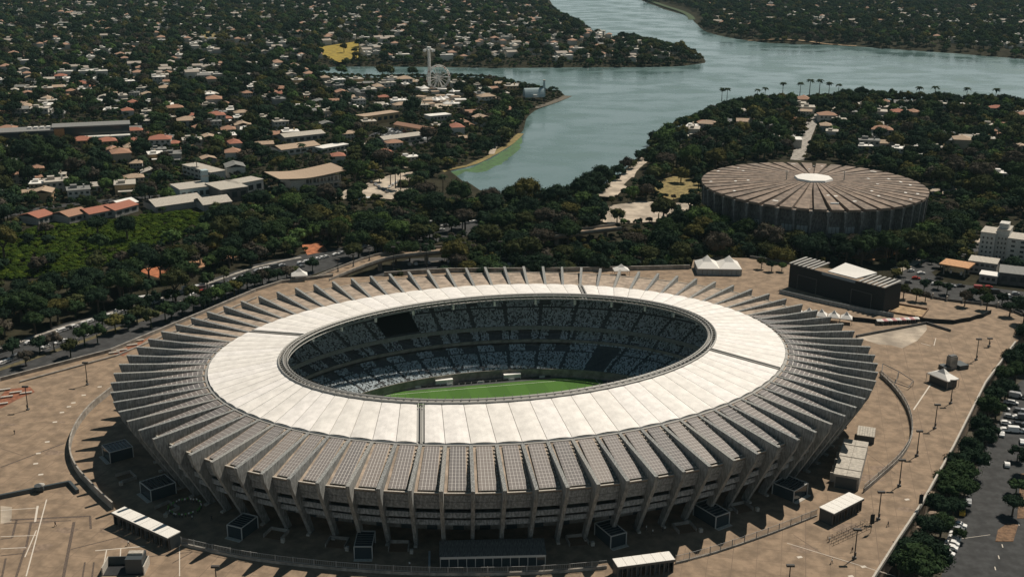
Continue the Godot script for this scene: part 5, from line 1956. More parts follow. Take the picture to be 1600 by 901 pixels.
func build_houses() -> void:
	var zones := [
		[[[-40, 4], [840, -6], [852, 20], [900, 40], [1060, 78], [1085, 96], [960, 99], [500, 98], [486, 118], [640, 128], [810, 134], [812, 190], [740, 238], [655, 280], [560, 268], [460, 262], [300, 300], [100, 330], [-40, 345]], 0.56, "among the gardens beyond the avenue"],
		[[[1090, -12], [1640, -12], [1640, 78], [1300, 60], [1120, 42]], 0.36, "on the lake's far wooded shore"],
		[[[1060, 215], [1110, 176], [1200, 156], [1640, 172], [1640, 330], [1500, 285], [1450, 262], [1250, 232], [1090, 236]], 0.42, "among the trees behind the round arena"],
		[[[848, 140], [820, 150], [800, 170], [790, 150], [820, 138]], 0.3, "near the lake spit"]]
	var zp := []
	for z in zones:
		var p := PackedVector2Array()
		for q in z[0]:
			p.push_back(Vector2(q[0], q[1]))
		zp.push_back(p)
	rng.seed = 2024
	var list := []
	var zz := -260.0
	while zz > -2600.0:
		var xx := -1350.0 + rng.randf() * 10
		while xx < 1450.0:
			var x := xx + rng.randf_range(-5, 5) + sin(zz * 0.01) * 12
			var z := zz + rng.randf_range(-6, 6)
			xx += 21.0
			var pr := rng.randf()
			var kr := rng.randf()
			var yr := rng.randf()
			var p := px_of(Vector3(x, STREET, z))
			if p.x < -40 or p.x > 1640 or p.y < -20:
				continue
			var zi := -1
			for i in 4:
				if Geometry2D.is_point_in_polygon(p, zp[i]):
					zi = i
					break
			if zi < 0 or pr > zones[zi][1] * (1.0 if p.y > 110 else 0.72):
				continue
			if in_soft(p) or in_soft(p - Vector2(0, 4)) or in_clear(p) or in_clear(p - Vector2(0, 5)) or blocked(x, z, 9.0):
				continue
			var d := lake_dist(Vector2(x, z))
			if d < 22.0:
				continue
			var kind := 0 if kr < 0.26 else (1 if kr < 0.7 else 2)
			list.push_back([p.y, x, land_d(d), z, kind, rng.randi() % 4, floorf(yr * 4.0) * PI / 2 * 0 + (0.35 if x < 100 else -0.2) + (PI / 2 if yr > 0.6 else 0.0) + rng.randf_range(-0.15, 0.15), zi, rng.randf_range(0.8, 1.2) * (1.08 if p.y > 90 else 1.0)])
		zz -= 27.0 if zz > -1200 else 32.0
	list.sort_custom(func(a, b): return a[0] > b[0])
	var protos := {}
	for k in 3:
		for i in 4:
			protos[k * 4 + i] = house_mesh(k, i)
	var walls := [M.wall_white, M.wall_cream, M.wall_grey, M.wall_ochre]
	var rm := [[M.roof_tile, M.roof_red, M.roof_tile, M.roof_tan], [M.roof_pale, M.white_roof, M.roof_pale, M.roof_grey], [M.roof_tan, M.roof_pale, M.roof_tile, M.roof_grey]]
	var rn := [["terracotta tiled hip roof", "red tiled hip roof", "terracotta tiled hip roof", "tan hip roof"], ["pale flat roof", "white flat roof", "pale flat roof", "grey flat roof"], ["tan gabled roof", "pale gabled roof", "terracotta gabled roof", "grey gabled roof"]]
	var wn := ["white", "cream", "grey", "ochre"]
	var rest := [[], [], []]
	var restc := [[], [], []]
	rng.seed = 55
	for i in list.size():
		var e: Array = list[i]
		var pm: Array = protos[e[4] * 4 + e[5]]
		var pos := Vector3(e[1], e[2] - 0.1, e[3])
		note_box(pos, pm[5] * 0.9, pm[7] + 1.5)
		spots.push_back([e[1], e[3], 7.0])
		if i < 300:
			var wi := rng.randi() % 4
			if rng.randf() < 0.4: wi = 0
			var ri := rng.randi() % 4
			var o := thing("house", "%s house with a %s %s" % [wn[wi], rn[e[4]][ri], zones[e[7]][2]], "house", pos, e[6], "houses " + zones[e[7]][2])
			o.scale = Vector3.ONE * e[8]
			put(pm[0], "wall", walls[wi], o)
			put(pm[1], "roof", rm[e[4]][ri], o)
			put(pm[2], "chimney", walls[wi], o)
			for wm in pm[3]:
				put(wm, "window", M.window, o)
			put(pm[4], "door", M.timber, o)
		else:
			rest[e[4]].push_back(Transform3D(Basis(Vector3.UP, e[6]).scaled(Vector3.ONE * e[8]), pos))
	for k in 3:
		# far houses of one kind, joined with their wall and roof colours
		var mbs := MB.new()
		mbs.usecol = true
		var pm: Array = protos[k * 4 + 1]
		var wc := Color(0.55, 0.52, 0.46)
		var rc: Color = [Color(0.32, 0.19, 0.13), Color(0.5, 0.48, 0.44), Color(0.3, 0.26, 0.22)][k]
		for pi in 2:
			var ar: Array = pm[pi].surface_get_arrays(0)
			for v in ar[Mesh.ARRAY_VERTEX].size():
				mbs.v.push_back(ar[Mesh.ARRAY_VERTEX][v])
				mbs.n.push_back(ar[Mesh.ARRAY_NORMAL][v])
				mbs.c.push_back(wc if pi == 0 else rc)
		scatter("far_houses", mbs.mesh(), rest[k], [], M.vertex, ["many far terracotta-roofed houses scattered through the wooded suburb", "many far flat-roofed pale houses scattered through the wooded suburb", "many far gable-roofed houses scattered through the wooded suburb"][k], "houses")

func scatter(called: String, mesh: Mesh, xf: Array, cols: Array, m: Material, label: String, cat: String) -> void:
	if xf.is_empty():
		return
	var mm := MultiMesh.new()
	mm.transform_format = MultiMesh.TRANSFORM_3D
	mm.use_colors = not cols.is_empty()
	mm.mesh = mesh
	mm.instance_count = xf.size()
	for i in xf.size():
		mm.set_instance_transform(i, xf[i])
		if not cols.is_empty():
			mm.set_instance_color(i, cols[i])
	var o := MultiMeshInstance3D.new()
	o.multimesh = mm
	o.material_override = m
	o.name = numbered(called)
	o.set_meta("label", label)
	o.set_meta("category", cat)
	o.set_meta("kind", "stuff")
	add_child(o)

# a crown of unit radius: bumpy lobes with leaf faces through and round them
func crown_mesh(sd: int, lobes: int, leaves: int, flat: float, leaf: float) -> MB:
	rng.seed = sd
	var b := MB.new()
	b.usecol = true
	for i in lobes:
		var a := TAU * (i * 0.618 + rng.randf() * 0.15)
		var rr := sqrt((i + 0.3) / lobes) * 0.66
		var top := (1.0 - rr * rr) * flat
		var c := Vector3(cos(a) * rr, 0.35 + top * rng.randf_range(0.55, 1.0), sin(a) * rr)
		var s := rng.randf_range(0.27, 0.40)
		var tint := rng.randf_range(0.8, 1.2)
		b.col = Color(tint, tint * rng.randf_range(0.95, 1.05), tint * 0.95)
		# bumpy core
		var seg := 7
		var rg := 4
		var grid := []
		for j in rg + 1:
			var row := []
			for k in seg:
				var f := PI * j / rg
				var t := TAU * k / seg
				var bump := rng.randf_range(0.72, 1.0) * s
				row.push_back(c + Vector3(sin(f) * cos(t), cos(f) * 0.8, sin(f) * sin(t)) * bump)
			grid.push_back(row)
		for j in rg:
			for k in seg:
				var k2 := (k + 1) % seg
				b.tri(grid[j][k], grid[j][k2], grid[j + 1][k2])
				b.tri(grid[j][k], grid[j + 1][k2], grid[j + 1][k])
		for l in leaves:
			var dir := Vector3(rng.randfn(), rng.randfn() * 0.9 + 0.25, rng.randfn()).normalized()
			var p := c + dir * s * rng.randf_range(0.8, 1.22) * Vector3(1, 0.85, 1)
			var t1 := Vector3(rng.randfn(), rng.randfn(), rng.randfn()).normalized()
			var nn := (dir + t1 * 0.6).normalized()
			var u := nn.cross(t1).normalized() * leaf * rng.randf_range(0.6, 1.3)
			var w := nn.cross(u).normalized() * leaf * rng.randf_range(0.6, 1.2)
			var tt := tint * rng.randf_range(0.75, 1.3)
			b.col = Color(tt, tt, tt * 0.9)
			b.tri(p - u * 0.6 - w * 0.4, p + u * 0.6 - w * 0.3, p + w * 0.8)
	return b

func trunk_mesh(sd: int) -> MB:
	rng.seed = sd
	var b := MB.new()
	b.tube(Vector3(0, -0.9, 0), Vector3(0.02, 0.15, 0.01), 0.085, 0.06, 6, false)
	for i in 4:
		var a := TAU * i / 4 + rng.randf()
		b.tube(Vector3(0.02, 0.05, 0.01), Vector3(cos(a) * 0.42, 0.55, sin(a) * 0.42), 0.05, 0.02, 5, false)
	return b

func palm_at(px: float, py: float, h: float, where: String, grp: String, base := STREET) -> void:
	var o := thing("palm_tree", "tall palm tree %s" % where, "palm tree", g(px, py, base), px, grp)
	var i := int(px) % 3
	if not car_proto.has("palm%d" % i):
		rng.seed = 60 + i
		var b := MB.new()
		for k in 17:
			var a := TAU * k / 17 + rng.randf() * 0.3
			var up := rng.randf_range(-0.1, 0.9)
			var dir := Vector3(cos(a), 0, sin(a))
			var prev := Vector3.ZERO
			var side := dir.cross(Vector3.UP)
			for sgm in 5:
				var t := (sgm + 1) / 5.0
				var p := dir * t * 3.4 + Vector3.UP * (up * 2.6 * t - 3.4 * t * t * 0.8)
				var w0 := 0.75 * sin(PI * clampf(sgm / 5.0 * 0.9 + 0.08, 0, 1))
				var w1 := 0.75 * sin(PI * clampf(t * 0.9 + 0.08, 0, 1))
				b.quad(prev, p, p + side * w1 + Vector3.DOWN * w1 * 0.5, prev + side * w0 + Vector3.DOWN * w0 * 0.5)
				b.quad(prev, p, p - side * w1 + Vector3.DOWN * w1 * 0.5, prev - side * w0 + Vector3.DOWN * w0 * 0.5)
				prev = p
		car_proto["palm%d" % i] = b.mesh()
		var tr := MB.new()
		tr.tube(Vector3.ZERO, Vector3(0.01, 0.5, 0), 0.04, 0.026, 7, false)
		tr.tube(Vector3(0.01, 0.5, 0), Vector3(0, 1.0, 0), 0.026, 0.02, 7, false)
		car_proto["ptrunk"] = tr.mesh()
	var t := put(car_proto["ptrunk"], "trunk", M.bark, o)
	t.scale = Vector3(h * 0.8, h, h * 0.8)
	var c := put(car_proto["palm%d" % i], "crown", M.leaf_palm, o)
	c.position = Vector3(0, h, 0)
	var cs := clampf(h / 11.0, 0.7, 1.5)
	c.scale = Vector3(cs, cs, cs)

func build_trees() -> void:
	var near := []
	for i in 6:
		near.push_back(crown_mesh(100 + i, 15, 120, [0.75, 0.9, 0.6, 1.0, 0.8, 0.65][i], 0.085).mesh())
	var far := []
	for i in 4:
		var c := crown_mesh(200 + i, 10, 44, [0.8, 0.65, 1.0, 0.75][i], 0.13)
		c.col = Color(2.2, 1.5, 1.6)
		c.tube(Vector3(0, -0.3, 0), Vector3(0, 0.6, 0), 0.07, 0.05, 5, false)
		far.push_back(c.mesh())
	var trunk := trunk_mesh(7).mesh()
	var water := PackedVector2Array()
	for q in [[672, 296], [690, 266], [740, 252], [790, 224], [812, 204], [826, 182], [884, 152], [866, 140], [812, 122], [760, 112], [670, 118], [495, 118], [495, 100], [670, 101], [800, 99], [950, 99], [1060, 98], [1108, 92], [1104, 76], [1050, 52], [1010, 44], [985, 40], [960, 52], [920, 38], [906, 22], [872, 10], [856, 0], [850, -20], [995, -20], [1010, 4], [1045, 18], [1082, 30], [1120, 56], [1200, 70], [1300, 72], [1400, 78], [1600, 90], [1700, 95], [1700, 148], [1600, 143], [1530, 140], [1420, 136], [1350, 132], [1300, 138], [1200, 138], [1130, 142], [1060, 162], [1030, 184], [985, 214], [962, 240], [930, 262], [910, 276], [850, 286], [790, 293], [720, 292]]:
		water.push_back(Vector2(q[0], q[1]))
	# open scrub on the left is not woodland
	var scrub := PackedVector2Array()
	for q in [[-60, 372], [60, 356], [180, 345], [300, 332], [326, 340], [310, 360], [250, 372], [200, 392], [120, 410], [40, 420], [-60, 425]]:
		scrub.push_back(Vector2(q[0], q[1]))
	soft_px.push_back(scrub)
	# candidate spots
	rng.seed = 4711
	var list := []
	var zz := 140.0
	while zz > -2700.0:
		var step := 8.2 if zz > -330.0 else (10.4 if zz > -900 else 13.0)
		var half := 0.47 * (CAM.z - zz) + 60.0
		var xx := -half
		while xx < half:
			var x := xx + rng.randf_range(-0.45, 0.45) * step
			var z := zz + rng.randf_range(-0.45, 0.45) * step
			var r := (rng.randf_range(4.2, 6.4) if zz > -330.0 else rng.randf_range(4.6, 7.6)) + pow(rng.randf(), 3.0) * 3.4
			var h1 := rng.randf()
			var h2 := rng.randf()
			xx += step
			if Geometry2D.is_point_in_polygon(Vector2(x, z), plaza_poly):
				continue
			var y := STREET - 0.06
			var base := px_of(Vector3(x, y, z))
			if base.x < -60 or base.x > 1660 or base.y < -14 or base.y > 960:
				continue
			# the right street keeps only its own trees
			if base.x > 1380 and base.y > 500:
				continue
			# along the avenue the planted rows are placed one by one
			if base.x < 470 and base.y > 575 - base.x * 0.37 and base.y > 430:
				continue
			var s := F / (CAM - Vector3(x, y, z)).length()
			var topy := base.y - r * 2.3 * s
			var dens := 0.93
			if base.y < 350 and base.x < 860 and base.y > -20:
				dens = 0.88
			if h1 > dens:
				continue
			var mid := Vector2(base.x, base.y - r * 1.5 * s)
			var tp := Vector2(base.x, topy + 1.0)
			if in_clear(mid) or in_clear(tp) or in_clear(base) or in_clear(mid + Vector2(r * s * 0.6, 0)) or in_clear(mid - Vector2(r * s * 0.6, 0)):
				continue
			if h2 > 0.12 and (in_soft(mid) or in_soft(tp) or in_soft(base)):
				continue
			if base.x > 1090 and base.x < 1450 and base.y > 360 and base.y < 412:
				r += 2.2
			if (base.y < 250 and Geometry2D.is_point_in_polygon(tp, water)) or Geometry2D.is_point_in_polygon(mid, water):
				continue
			if blocked(x, z, r * 0.45):
				continue
			if h2 < (0.92 if base.y > 60.0 else 0.65) and (hits_house(mid) or hits_house(tp + Vector2(0, 2))):
				continue
			if z < -330.0:
				var d := lake_dist(Vector2(x, z))
				if d < 2.0:
					continue
				y = land_d(d)
			list.push_back([r * s, x, y, z, r, rng.randi(), base])
		zz -= step
	# garden trees and hedges that fill the ground between the houses
	rng.seed = 1717
	zz = -225.0
	while zz > -1250.0:
		var half := 0.47 * (CAM.z - zz) + 40.0
		var xx := -half
		while xx < half:
			var x := xx + rng.randf_range(-3, 3)
			var z := zz + rng.randf_range(-3, 3)
			var r := rng.randf_range(1.7, 3.1)
			var hh := rng.randf()
			xx += 6.6
			var base := px_of(Vector3(x, STREET, z))
			if hh > 0.8 or base.x < -30 or base.x > 1630:
				continue
			var hit := in_soft(base)
			for q in clear_px:
				if hit: break
				hit = Geometry2D.is_point_in_polygon(base, q) or Geometry2D.is_point_in_polygon(base - Vector2(0, 8), q)
			if hit or Geometry2D.is_point_in_polygon(Vector2(x, z), plaza_poly) or blocked(x, z, -1.0):
				continue
			if base.x < 470 and base.y > 575 - base.x * 0.37 and base.y > 430:
				continue
			var y := STREET - 0.06
			if z < -330.0:
				var d := lake_dist(Vector2(x, z))
				if d < 3.0:
					continue
				y = land_d(d)
			list.push_back([0.0, x, y, z, r, rng.randi(), base])
		zz -= 6.6
	# planted rows and single trees seen along the avenue, the plaza and the right street
	for e in [[20, 560, 4.9], [62, 552, 4.9], [84, 548, 4.3], [132, 540, 5.3], [152, 536, 4.5], [180, 520, 5.5], [200, 515, 4.9], [214, 505, 5.1], [258, 503, 5.3], [268, 500, 4.9], [285, 494, 4.9], [302, 488, 5.3], [325, 478, 5.1], [345, 470, 5.5], [366, 462, 5.3], [386, 452, 5.3], [420, 444, 5.1], [448, 438, 5.3], [300, 470, 4.9], [240, 486, 4.9], [270, 474, 4.9], [40, 572, 4.4], [110, 558, 4.6], [236, 512, 5], [318, 486, 5], [336, 476, 5], [352, 468, 5.2], [372, 458, 5.2], [398, 452, 5], [410, 446, 5], [434, 440, 5], [460, 434, 4.6], [488, 424, 4.6], [225, 492, 4.6], [196, 497, 4.8], [160, 512, 4.6],
		[1430, 930, 8.5], [1455, 905, 6.0], [1404, 900, 5.0], [1505, 790, 5.5], [1500, 768, 6.2], [1520, 745, 5.4], [1482, 790, 5.0], [1512, 726, 5.0], [1535, 712, 4.6], [1470, 838, 4.4], [1488, 815, 4.6], [1545, 690, 4.4], [1556, 655, 4.6], [1570, 628, 5], [1586, 602, 5.2], [1600, 580, 6], [1560, 620, 4], [1582, 806, 4.2], [1606, 742, 4.6], [1440, 872, 4.5], [1600, 548, 6], [1615, 560, 6], [1500, 845, 2.6], [1450, 850, 5.0], [1462, 815, 5.0], [1478, 775, 5.4], [1492, 752, 5.2], [1530, 690, 5.0], [1542, 664, 5.2], [1552, 640, 5.0], [1566, 606, 5.4], [1578, 586, 5.6], [1420, 885, 5.6], [1590, 720, 3.6], [1588, 772, 3.8]]:
		var p := g(e[0], e[1], STREET)
		list.push_back([e[2] * F / (CAM - p).length(), p.x, STREET - 0.06, p.z, e[2], rng.randi(), Vector2(e[0], e[1])])
	# trees close round the arena's front
	for i in 44:
		var a := lerpf(0.05, PI - 0.05, (i % 22 + rng.randf() * 0.6) / 22.0)
		var q := Vector3(189.8 + cos(a) * (76.0 + (i / 22) * 11.0), STREET - 0.06, -309.4 + sin(a) * (76.0 + (i / 22) * 11.0))
		var rr := rng.randf_range(7.0, 9.0)
		list.push_back([rr * F / (CAM - q).length(), q.x, q.y, q.z, rr, rng.randi(), px_of(q)])
	for e in [[1444, 456, 3.6], [1466, 452, 3.4], [1480, 460, 4], [1520, 466, 3.8], [1538, 470, 4.2], [1566, 476, 4], [1590, 484, 4.6], [1470, 418, 4.4], [1482, 412, 4.6], [1440, 414, 4.2], [1508, 410, 5], [1520, 416, 4], [1400, 436, 4], [1410, 430, 4.2]]:
		var p := g(e[0], e[1], STREET)
		list.push_back([e[2] * F / (CAM - p).length(), p.x, STREET - 0.06, p.z, e[2], rng.randi(), Vector2(e[0], e[1])])
	for e in [[650, 312, 5], [662, 318, 5.6], [674, 322, 5], [688, 326, 5.4], [702, 330, 6], [716, 332, 5.2], [732, 335, 5.6], [748, 336, 5], [764, 334, 5.6], [780, 332, 5.2], [668, 308, 4.4], [684, 314, 4.6], [700, 320, 4.8], [722, 325, 4.6], [740, 328, 4.8], [638, 306, 4.6], [646, 296, 4.4], [668, 297, 3.4], [680, 302, 3.6], [692, 306, 3.8], [706, 309, 4.0], [720, 313, 4.0], [736, 316, 4.2], [752, 319, 4.4], [664, 304, 4.0]]:
		var p := g(e[0], e[1], STREET)
		list.push_back([e[2] * F / (CAM - p).length(), p.x, land(p.x, p.z), p.z, e[2], rng.randi(), Vector2(e[0], e[1])])
	# trees standing on the plaza's far edge
	for e in [[1432, 470, 3.6], [1412, 466, 3.4], [1446, 472, 3.0], [1508, 478, 3.6], [1542, 484, 4.0], [1578, 494, 4.4], [1600, 505, 5.0], [1190, 420, 3.0], [1206, 424, 3.2], [1222, 424, 2.8]]:
		var p := g(e[0], e[1], 0)
		list.push_back([200.0, p.x, -0.02, p.z, e[2], rng.randi(), Vector2(e[0], e[1])])
	list.sort_custom(func(a, b): return a[0] > b[0])
	var kinds := [["dark green", M.leaf_dark], ["mid green", M.leaf_mid], ["olive green", M.leaf_olive], ["yellowish green", M.leaf_yellow], ["greyish brown", M.leaf_grey], ["light green", M.leaf_light]]
	var xf := [[], [], [], []]
	var cols := [[], [], [], []]
	for i in list.size():
		var e: Array = list[i]
		var hsh: int = e[5]
		var r: float = e[4]
		var hr := float(hsh % 1000) / 1000.0
		var base: Vector2 = e[6]
		var ki := 0 if hr < 0.36 else (1 if hr < 0.62 else (2 if hr < 0.78 else (3 if hr < 0.85 else (4 if hr < 0.92 else 5))))
		if base.x > 1390 and base.y > 480:
			ki = 0 if hr < 0.7 else 1
		var yaw := float((hsh >> 8) % 628) / 100.0
		var sq := 0.85 + float((hsh >> 4) % 100) / 300.0
		var pos := Vector3(e[1], e[2] + r * 0.75, e[3])
		if i < 300:
			var where := "in the wood beyond the avenue"
			if base.x > 1380 and base.y > 520: where = "along the street below the plaza parapet"
			elif base.x > 1380: where = "near the road junction beside the plaza"
			elif base.x < 470 and base.y > 575 - base.x * 0.37: where = "in the planted row along the avenue"
			elif base.x > 1050: where = "in the grounds of the round arena"
			elif base.x > 690: where = "in the belt behind the stadium"
			elif base.x > 430: where = "beside the avenue and its footbridge"
			var o := thing("broadleaf_tree", "%s%s %s tree %s" % [["small ", "", "large "][0 if r < 4.2 else (1 if r < 5.6 else 2)], ["dome-crowned", "high-crowned", "flat-topped", "tall-crowned", "round-crowned", "spreading"][(hsh >> 16) % 6], kinds[ki][0], where], "tree", Vector3(e[1], e[2], e[3]), yaw, "trees " + where)
			var t := put(trunk, "trunk", M.bark, o)
			t.position.y = r * 0.75
			t.scale = Vector3.ONE * r
			var c := put(near[(hsh >> 16) % 6], "crown", kinds[ki][1], o)
			c.position.y = r * 0.62
			c.scale = Vector3(r, r * sq, r)
		else:
			var v := (hsh >> 16) % 4
			xf[v].push_back(Transform3D(Basis(Vector3.UP, yaw).scaled(Vector3(r, r * sq * 1.05, r)), pos - Vector3.UP * r * 0.5))
			cols[v].push_back([Color(0.018, 0.033, 0.02), Color(0.028, 0.048, 0.021), Color(0.045, 0.052, 0.022), Color(0.08, 0.075, 0.026), Color(0.06, 0.052, 0.042), Color(0.055, 0.09, 0.03)][ki] * (0.65 + 0.8 * float((hsh >> 12) % 100) / 100.0))
	for v in 4:
		scatter("woodland", far[v], xf[v], cols[v], M.leaf_vertex, ["round-crowned dark trees massed through the suburb and lake shores", "flat-crowned dark trees massed through the suburb and lake shores", "tall-crowned dark trees massed through the suburb and lake shores", "broad-crowned dark trees massed through the suburb and lake shores"][v], "trees")
	# scrub
	rng.seed = 808
	var sx := []
	var sc := []
	var sp := PackedVector2Array()
	for q in scrub:
		if q.y > 365:
			q.y += 16
		var p := g(q.x, q.y, STREET)
		sp.push_back(Vector2(p.x, p.z))
	var bb := Rect2(sp[0], Vector2.ZERO)
	for q in sp:
		bb = bb.expand(q)
	var z := bb.position.y
	while z < bb.end.y:
		var x := bb.position.x
		while x < bb.end.x:
			var p := Vector2(x + rng.randf_range(-1.6, 1.6), z + rng.randf_range(-1.6, 1.6))
			var r := rng.randf_range(1.6, 3.2)
			if Geometry2D.is_point_in_polygon(p, sp):
				sx.push_back(Transform3D(Basis(Vector3.UP, rng.randf() * TAU).scaled(Vector3(r, r * 0.85, r)), Vector3(p.x, STREET - 0.4, p.y)))
				var v := rng.randf_range(0.7, 1.3)
				sc.push_back(Color(0.045, 0.075, 0.012) * v if rng.randf() < 0.8 else Color(0.07, 0.10, 0.014) * v)
			x += 3.2
		z += 3.2
	scatter("scrub", far[1], sx, sc, M.leaf_vertex, "bright green scrub filling the open slope beside the wood", "scrub")
	# palms
	for e in [[1223, 150, 15], [1250, 150, 15], [1265, 151, 19], [1280, 151, 19], [1295, 151, 16], [1310, 151, 14]]:
		palm_at(e[0], e[1], e[2], "in the row on the lakeside terrace", "palms on the lakeside terrace")
	for e in [[1128, 158, 14], [1136, 158, 14], [1183, 158, 13], [1195, 157, 14]]:
		palm_at(e[0], e[1], e[2], "on the point of the near lake shore", "palms on the near lake shore")
	for e in [[1435, 160, 17], [1460, 161, 18], [1510, 160, 16], [1555, 163, 17]]:
		palm_at(e[0], e[1], e[2], "on the near shore of the wide lake arm", "palms on the wide lake arm")
	for e in [[1388, 405, 9], [1402, 408, 10], [1420, 400, 10], [1366, 404, 8]]:
		palm_at(e[0], e[1], e[2], "beside the orange clay field", "palms by the clay field")
	for e in [[308, 276, 14], [480, 266, 13], [472, 250, 13], [84, 0, 0], [533, 113, 10], [610, 292, 14], [618, 294, 15], [626, 296, 14], [640, 300, 12], [692, 304, 14], [225, 275, 15]]:
		if e[2] > 0:
			palm_at(e[0], e[1], e[2], "among the houses and halls toward the lake", "palms among the houses")

func make_materials() -> void:
	T.grain = noise_tex(1, 0.012, 0.62, 1.0, 6)
	T.blotch = noise_tex(2, 0.006, 0.45, 1.0, 6)
	T.streak = noise_tex(3, 0.02, 0.28, 1.06, 5)
	T.paving = noise_tex(8, 0.009, 0.58, 1.1, 9, FastNoiseLite.TYPE_SIMPLEX_SMOOTH, 1024)
	T.dirt = noise_tex(21, 0.008, 0.8, 1.03, 6)
	T.fine = noise_tex(4, 0.05, 0.7, 1.0, 4)
	var s := Vector3.ONE
	mat("earth", lin(0.04, 0.037, 0.024), 1.0, T.blotch, s * 0.02)
	var w := mat("water", lin(0.09, 0.15, 0.148), 1.0)
	w.roughness_texture = noise_tex(31, 0.006, 0.002, 0.13, 5)
	w.metallic_specular = 0.5
	var wn := noise_tex(9, 0.09, 0, 1, 4, FastNoiseLite.TYPE_SIMPLEX_SMOOTH, 1024)
	wn.as_normal_map = true
	wn.bump_strength = 1.2
	w.normal_enabled = true
	w.normal_texture = wn
	w.normal_scale = 0.12
	w.uv1_triplanar = true
	w.uv1_world_triplanar = true
	w.uv1_scale = Vector3(0.0031, 0.0031, 0.0047)
	mat("plaza", lin(0.262, 0.188, 0.126), 0.95, T.paving, s * 0.016)
	mat("plaza_pale", lin(0.5, 0.42, 0.33), 0.95, T.blotch, s * 0.017)
	mat("rib", lin(0.345, 0.35, 0.335), 0.9, T.streak, Vector3(0.16, 0.025, 0.16))
	mat("rib_b", lin(0.315, 0.32, 0.31), 0.9, T.streak, Vector3(0.13, 0.03, 0.13))
	mat("rib_c", lin(0.38, 0.375, 0.35), 0.9, T.streak, Vector3(0.19, 0.02, 0.19))
	mat("roof_white_b", lin(0.735, 0.70, 0.655), 0.6, T.dirt, s * 0.045)
	mat("roof_white_c", lin(0.77, 0.735, 0.70), 0.6, T.dirt, s * 0.06)
	mat("solar_b", lin(0.175, 0.16, 0.155), 0.3)
	mat("solar_c", lin(0.215, 0.187, 0.17), 0.4)
	mat("slab", lin(0.40, 0.32, 0.25), 0.95, T.blotch, s * 0.06)
	mat("facade", lin(0.37, 0.39, 0.395), 0.95, T.streak, Vector3(0.12, 0.06, 0.12))
	mat("concrete_pale", lin(0.5, 0.46, 0.4), 0.9, T.grain, s * 0.2)
	mat("concrete", lin(0.36, 0.33, 0.29), 0.9, T.blotch, s * 0.08)
	mat("concrete_dark", lin(0.14, 0.135, 0.13), 0.95, T.blotch, s * 0.08)
	mat("solar", lin(0.2, 0.178, 0.168), 0.35)
	mat("solar_frame", lin(0.6, 0.57, 0.53), 0.5)
	mat("roof_white", lin(0.76, 0.725, 0.68), 0.6, T.dirt, s * 0.05)
	mat("steel", lin(0.32, 0.31, 0.29), 0.5, null, s, 0.3)
	mat("steel_dark", lin(0.07, 0.07, 0.07), 0.6)
	mat("dark_metal", lin(0.04, 0.05, 0.055), 0.5)
	mat("black_metal", lin(0.012, 0.013, 0.015), 0.6)
	mat("black_cloth", lin(0.012, 0.014, 0.016), 0.95)
	mat("glass_dark", lin(0.02, 0.025, 0.03), 0.1)
	mat("white_paint", lin(0.78, 0.76, 0.72), 0.7)
	mat("stand", lin(0.17, 0.178, 0.185), 0.95, T.grain, s * 0.1)
	mat("fascia", lin(0.3, 0.3, 0.29), 0.9, T.grain, s * 0.1)
	mat("surround", lin(0.06, 0.065, 0.065), 0.9, T.grain, s * 0.1)
	var se := mat("seat", Color.WHITE, 0.5)
	se.vertex_color_use_as_albedo = true
	mat("turf", lin(0.05, 0.135, 0.014), 1.0, T.fine, s * 0.25)
	mat("turf_light", lin(0.06, 0.155, 0.018), 1.0, T.fine, s * 0.25)

	mat("plaza_dark", lin(0.2, 0.15, 0.11), 0.95, T.blotch, s * 0.1)
	mat("line_paint", lin(0.62, 0.56, 0.48), 0.9, T.fine, s * 0.4)
	mat("stain", lin(0.15, 0.11, 0.085), 0.95, T.streak, s * 0.2)
	mat("stain_faint", lin(0.235, 0.17, 0.122), 0.95, T.paving, s * 0.05)
	mat("joint", lin(0.17, 0.122, 0.086), 0.95, T.fine, s * 0.3)
	mat("grass_bank", lin(0.045, 0.075, 0.025), 1.0, T.blotch, s * 0.03)
	mat("fence", lin(0.3, 0.3, 0.29), 0.6)
	mat("post", lin(0.05, 0.045, 0.04), 0.7)
	mat("steel_pale", lin(0.42, 0.42, 0.4), 0.5)
	mat("barrier", lin(0.3, 0.33, 0.34), 0.6, T.grain, s * 0.2)
	mat("banner", lin(0.25, 0.32, 0.38), 0.7, T.streak, s * 0.3)
	mat("white_roof", lin(0.78, 0.75, 0.70), 0.7, T.fine, s * 0.1)
	mat("roof_pale", lin(0.46, 0.42, 0.36), 0.85, T.grain, s * 0.1)
	mat("roof_ribbed", lin(0.2, 0.2, 0.19), 0.6, T.streak, Vector3(0.3, 0.3, 0.03))
	mat("roof_grey", lin(0.2, 0.2, 0.19), 0.85, T.grain, s * 0.1)
	mat("roof_tan", lin(0.42, 0.31, 0.22), 0.9, T.grain, s * 0.1)
	mat("roof_tile", lin(0.36, 0.2, 0.13), 0.9, T.grain, s * 0.2)
	mat("roof_red", lin(0.36, 0.14, 0.09), 0.9, T.grain, s * 0.2)
	mat("roof_orange", lin(0.52, 0.27, 0.12), 0.8, T.grain, s * 0.1)
	mat("wall_white", lin(0.62, 0.6, 0.55), 0.9, T.grain, s * 0.15)
	mat("wall_cream", lin(0.56, 0.47, 0.36), 0.9, T.grain, s * 0.15)
	mat("wall_grey", lin(0.36, 0.35, 0.33), 0.9, T.grain, s * 0.15)
	mat("wall_ochre", lin(0.52, 0.36, 0.2), 0.9, T.grain, s * 0.15)
	mat("wall_blue", lin(0.42, 0.52, 0.54), 0.9, T.grain, s * 0.15)
	mat("window", lin(0.03, 0.04, 0.045), 0.15)
	mat("window_pale", lin(0.4, 0.44, 0.44), 0.2)
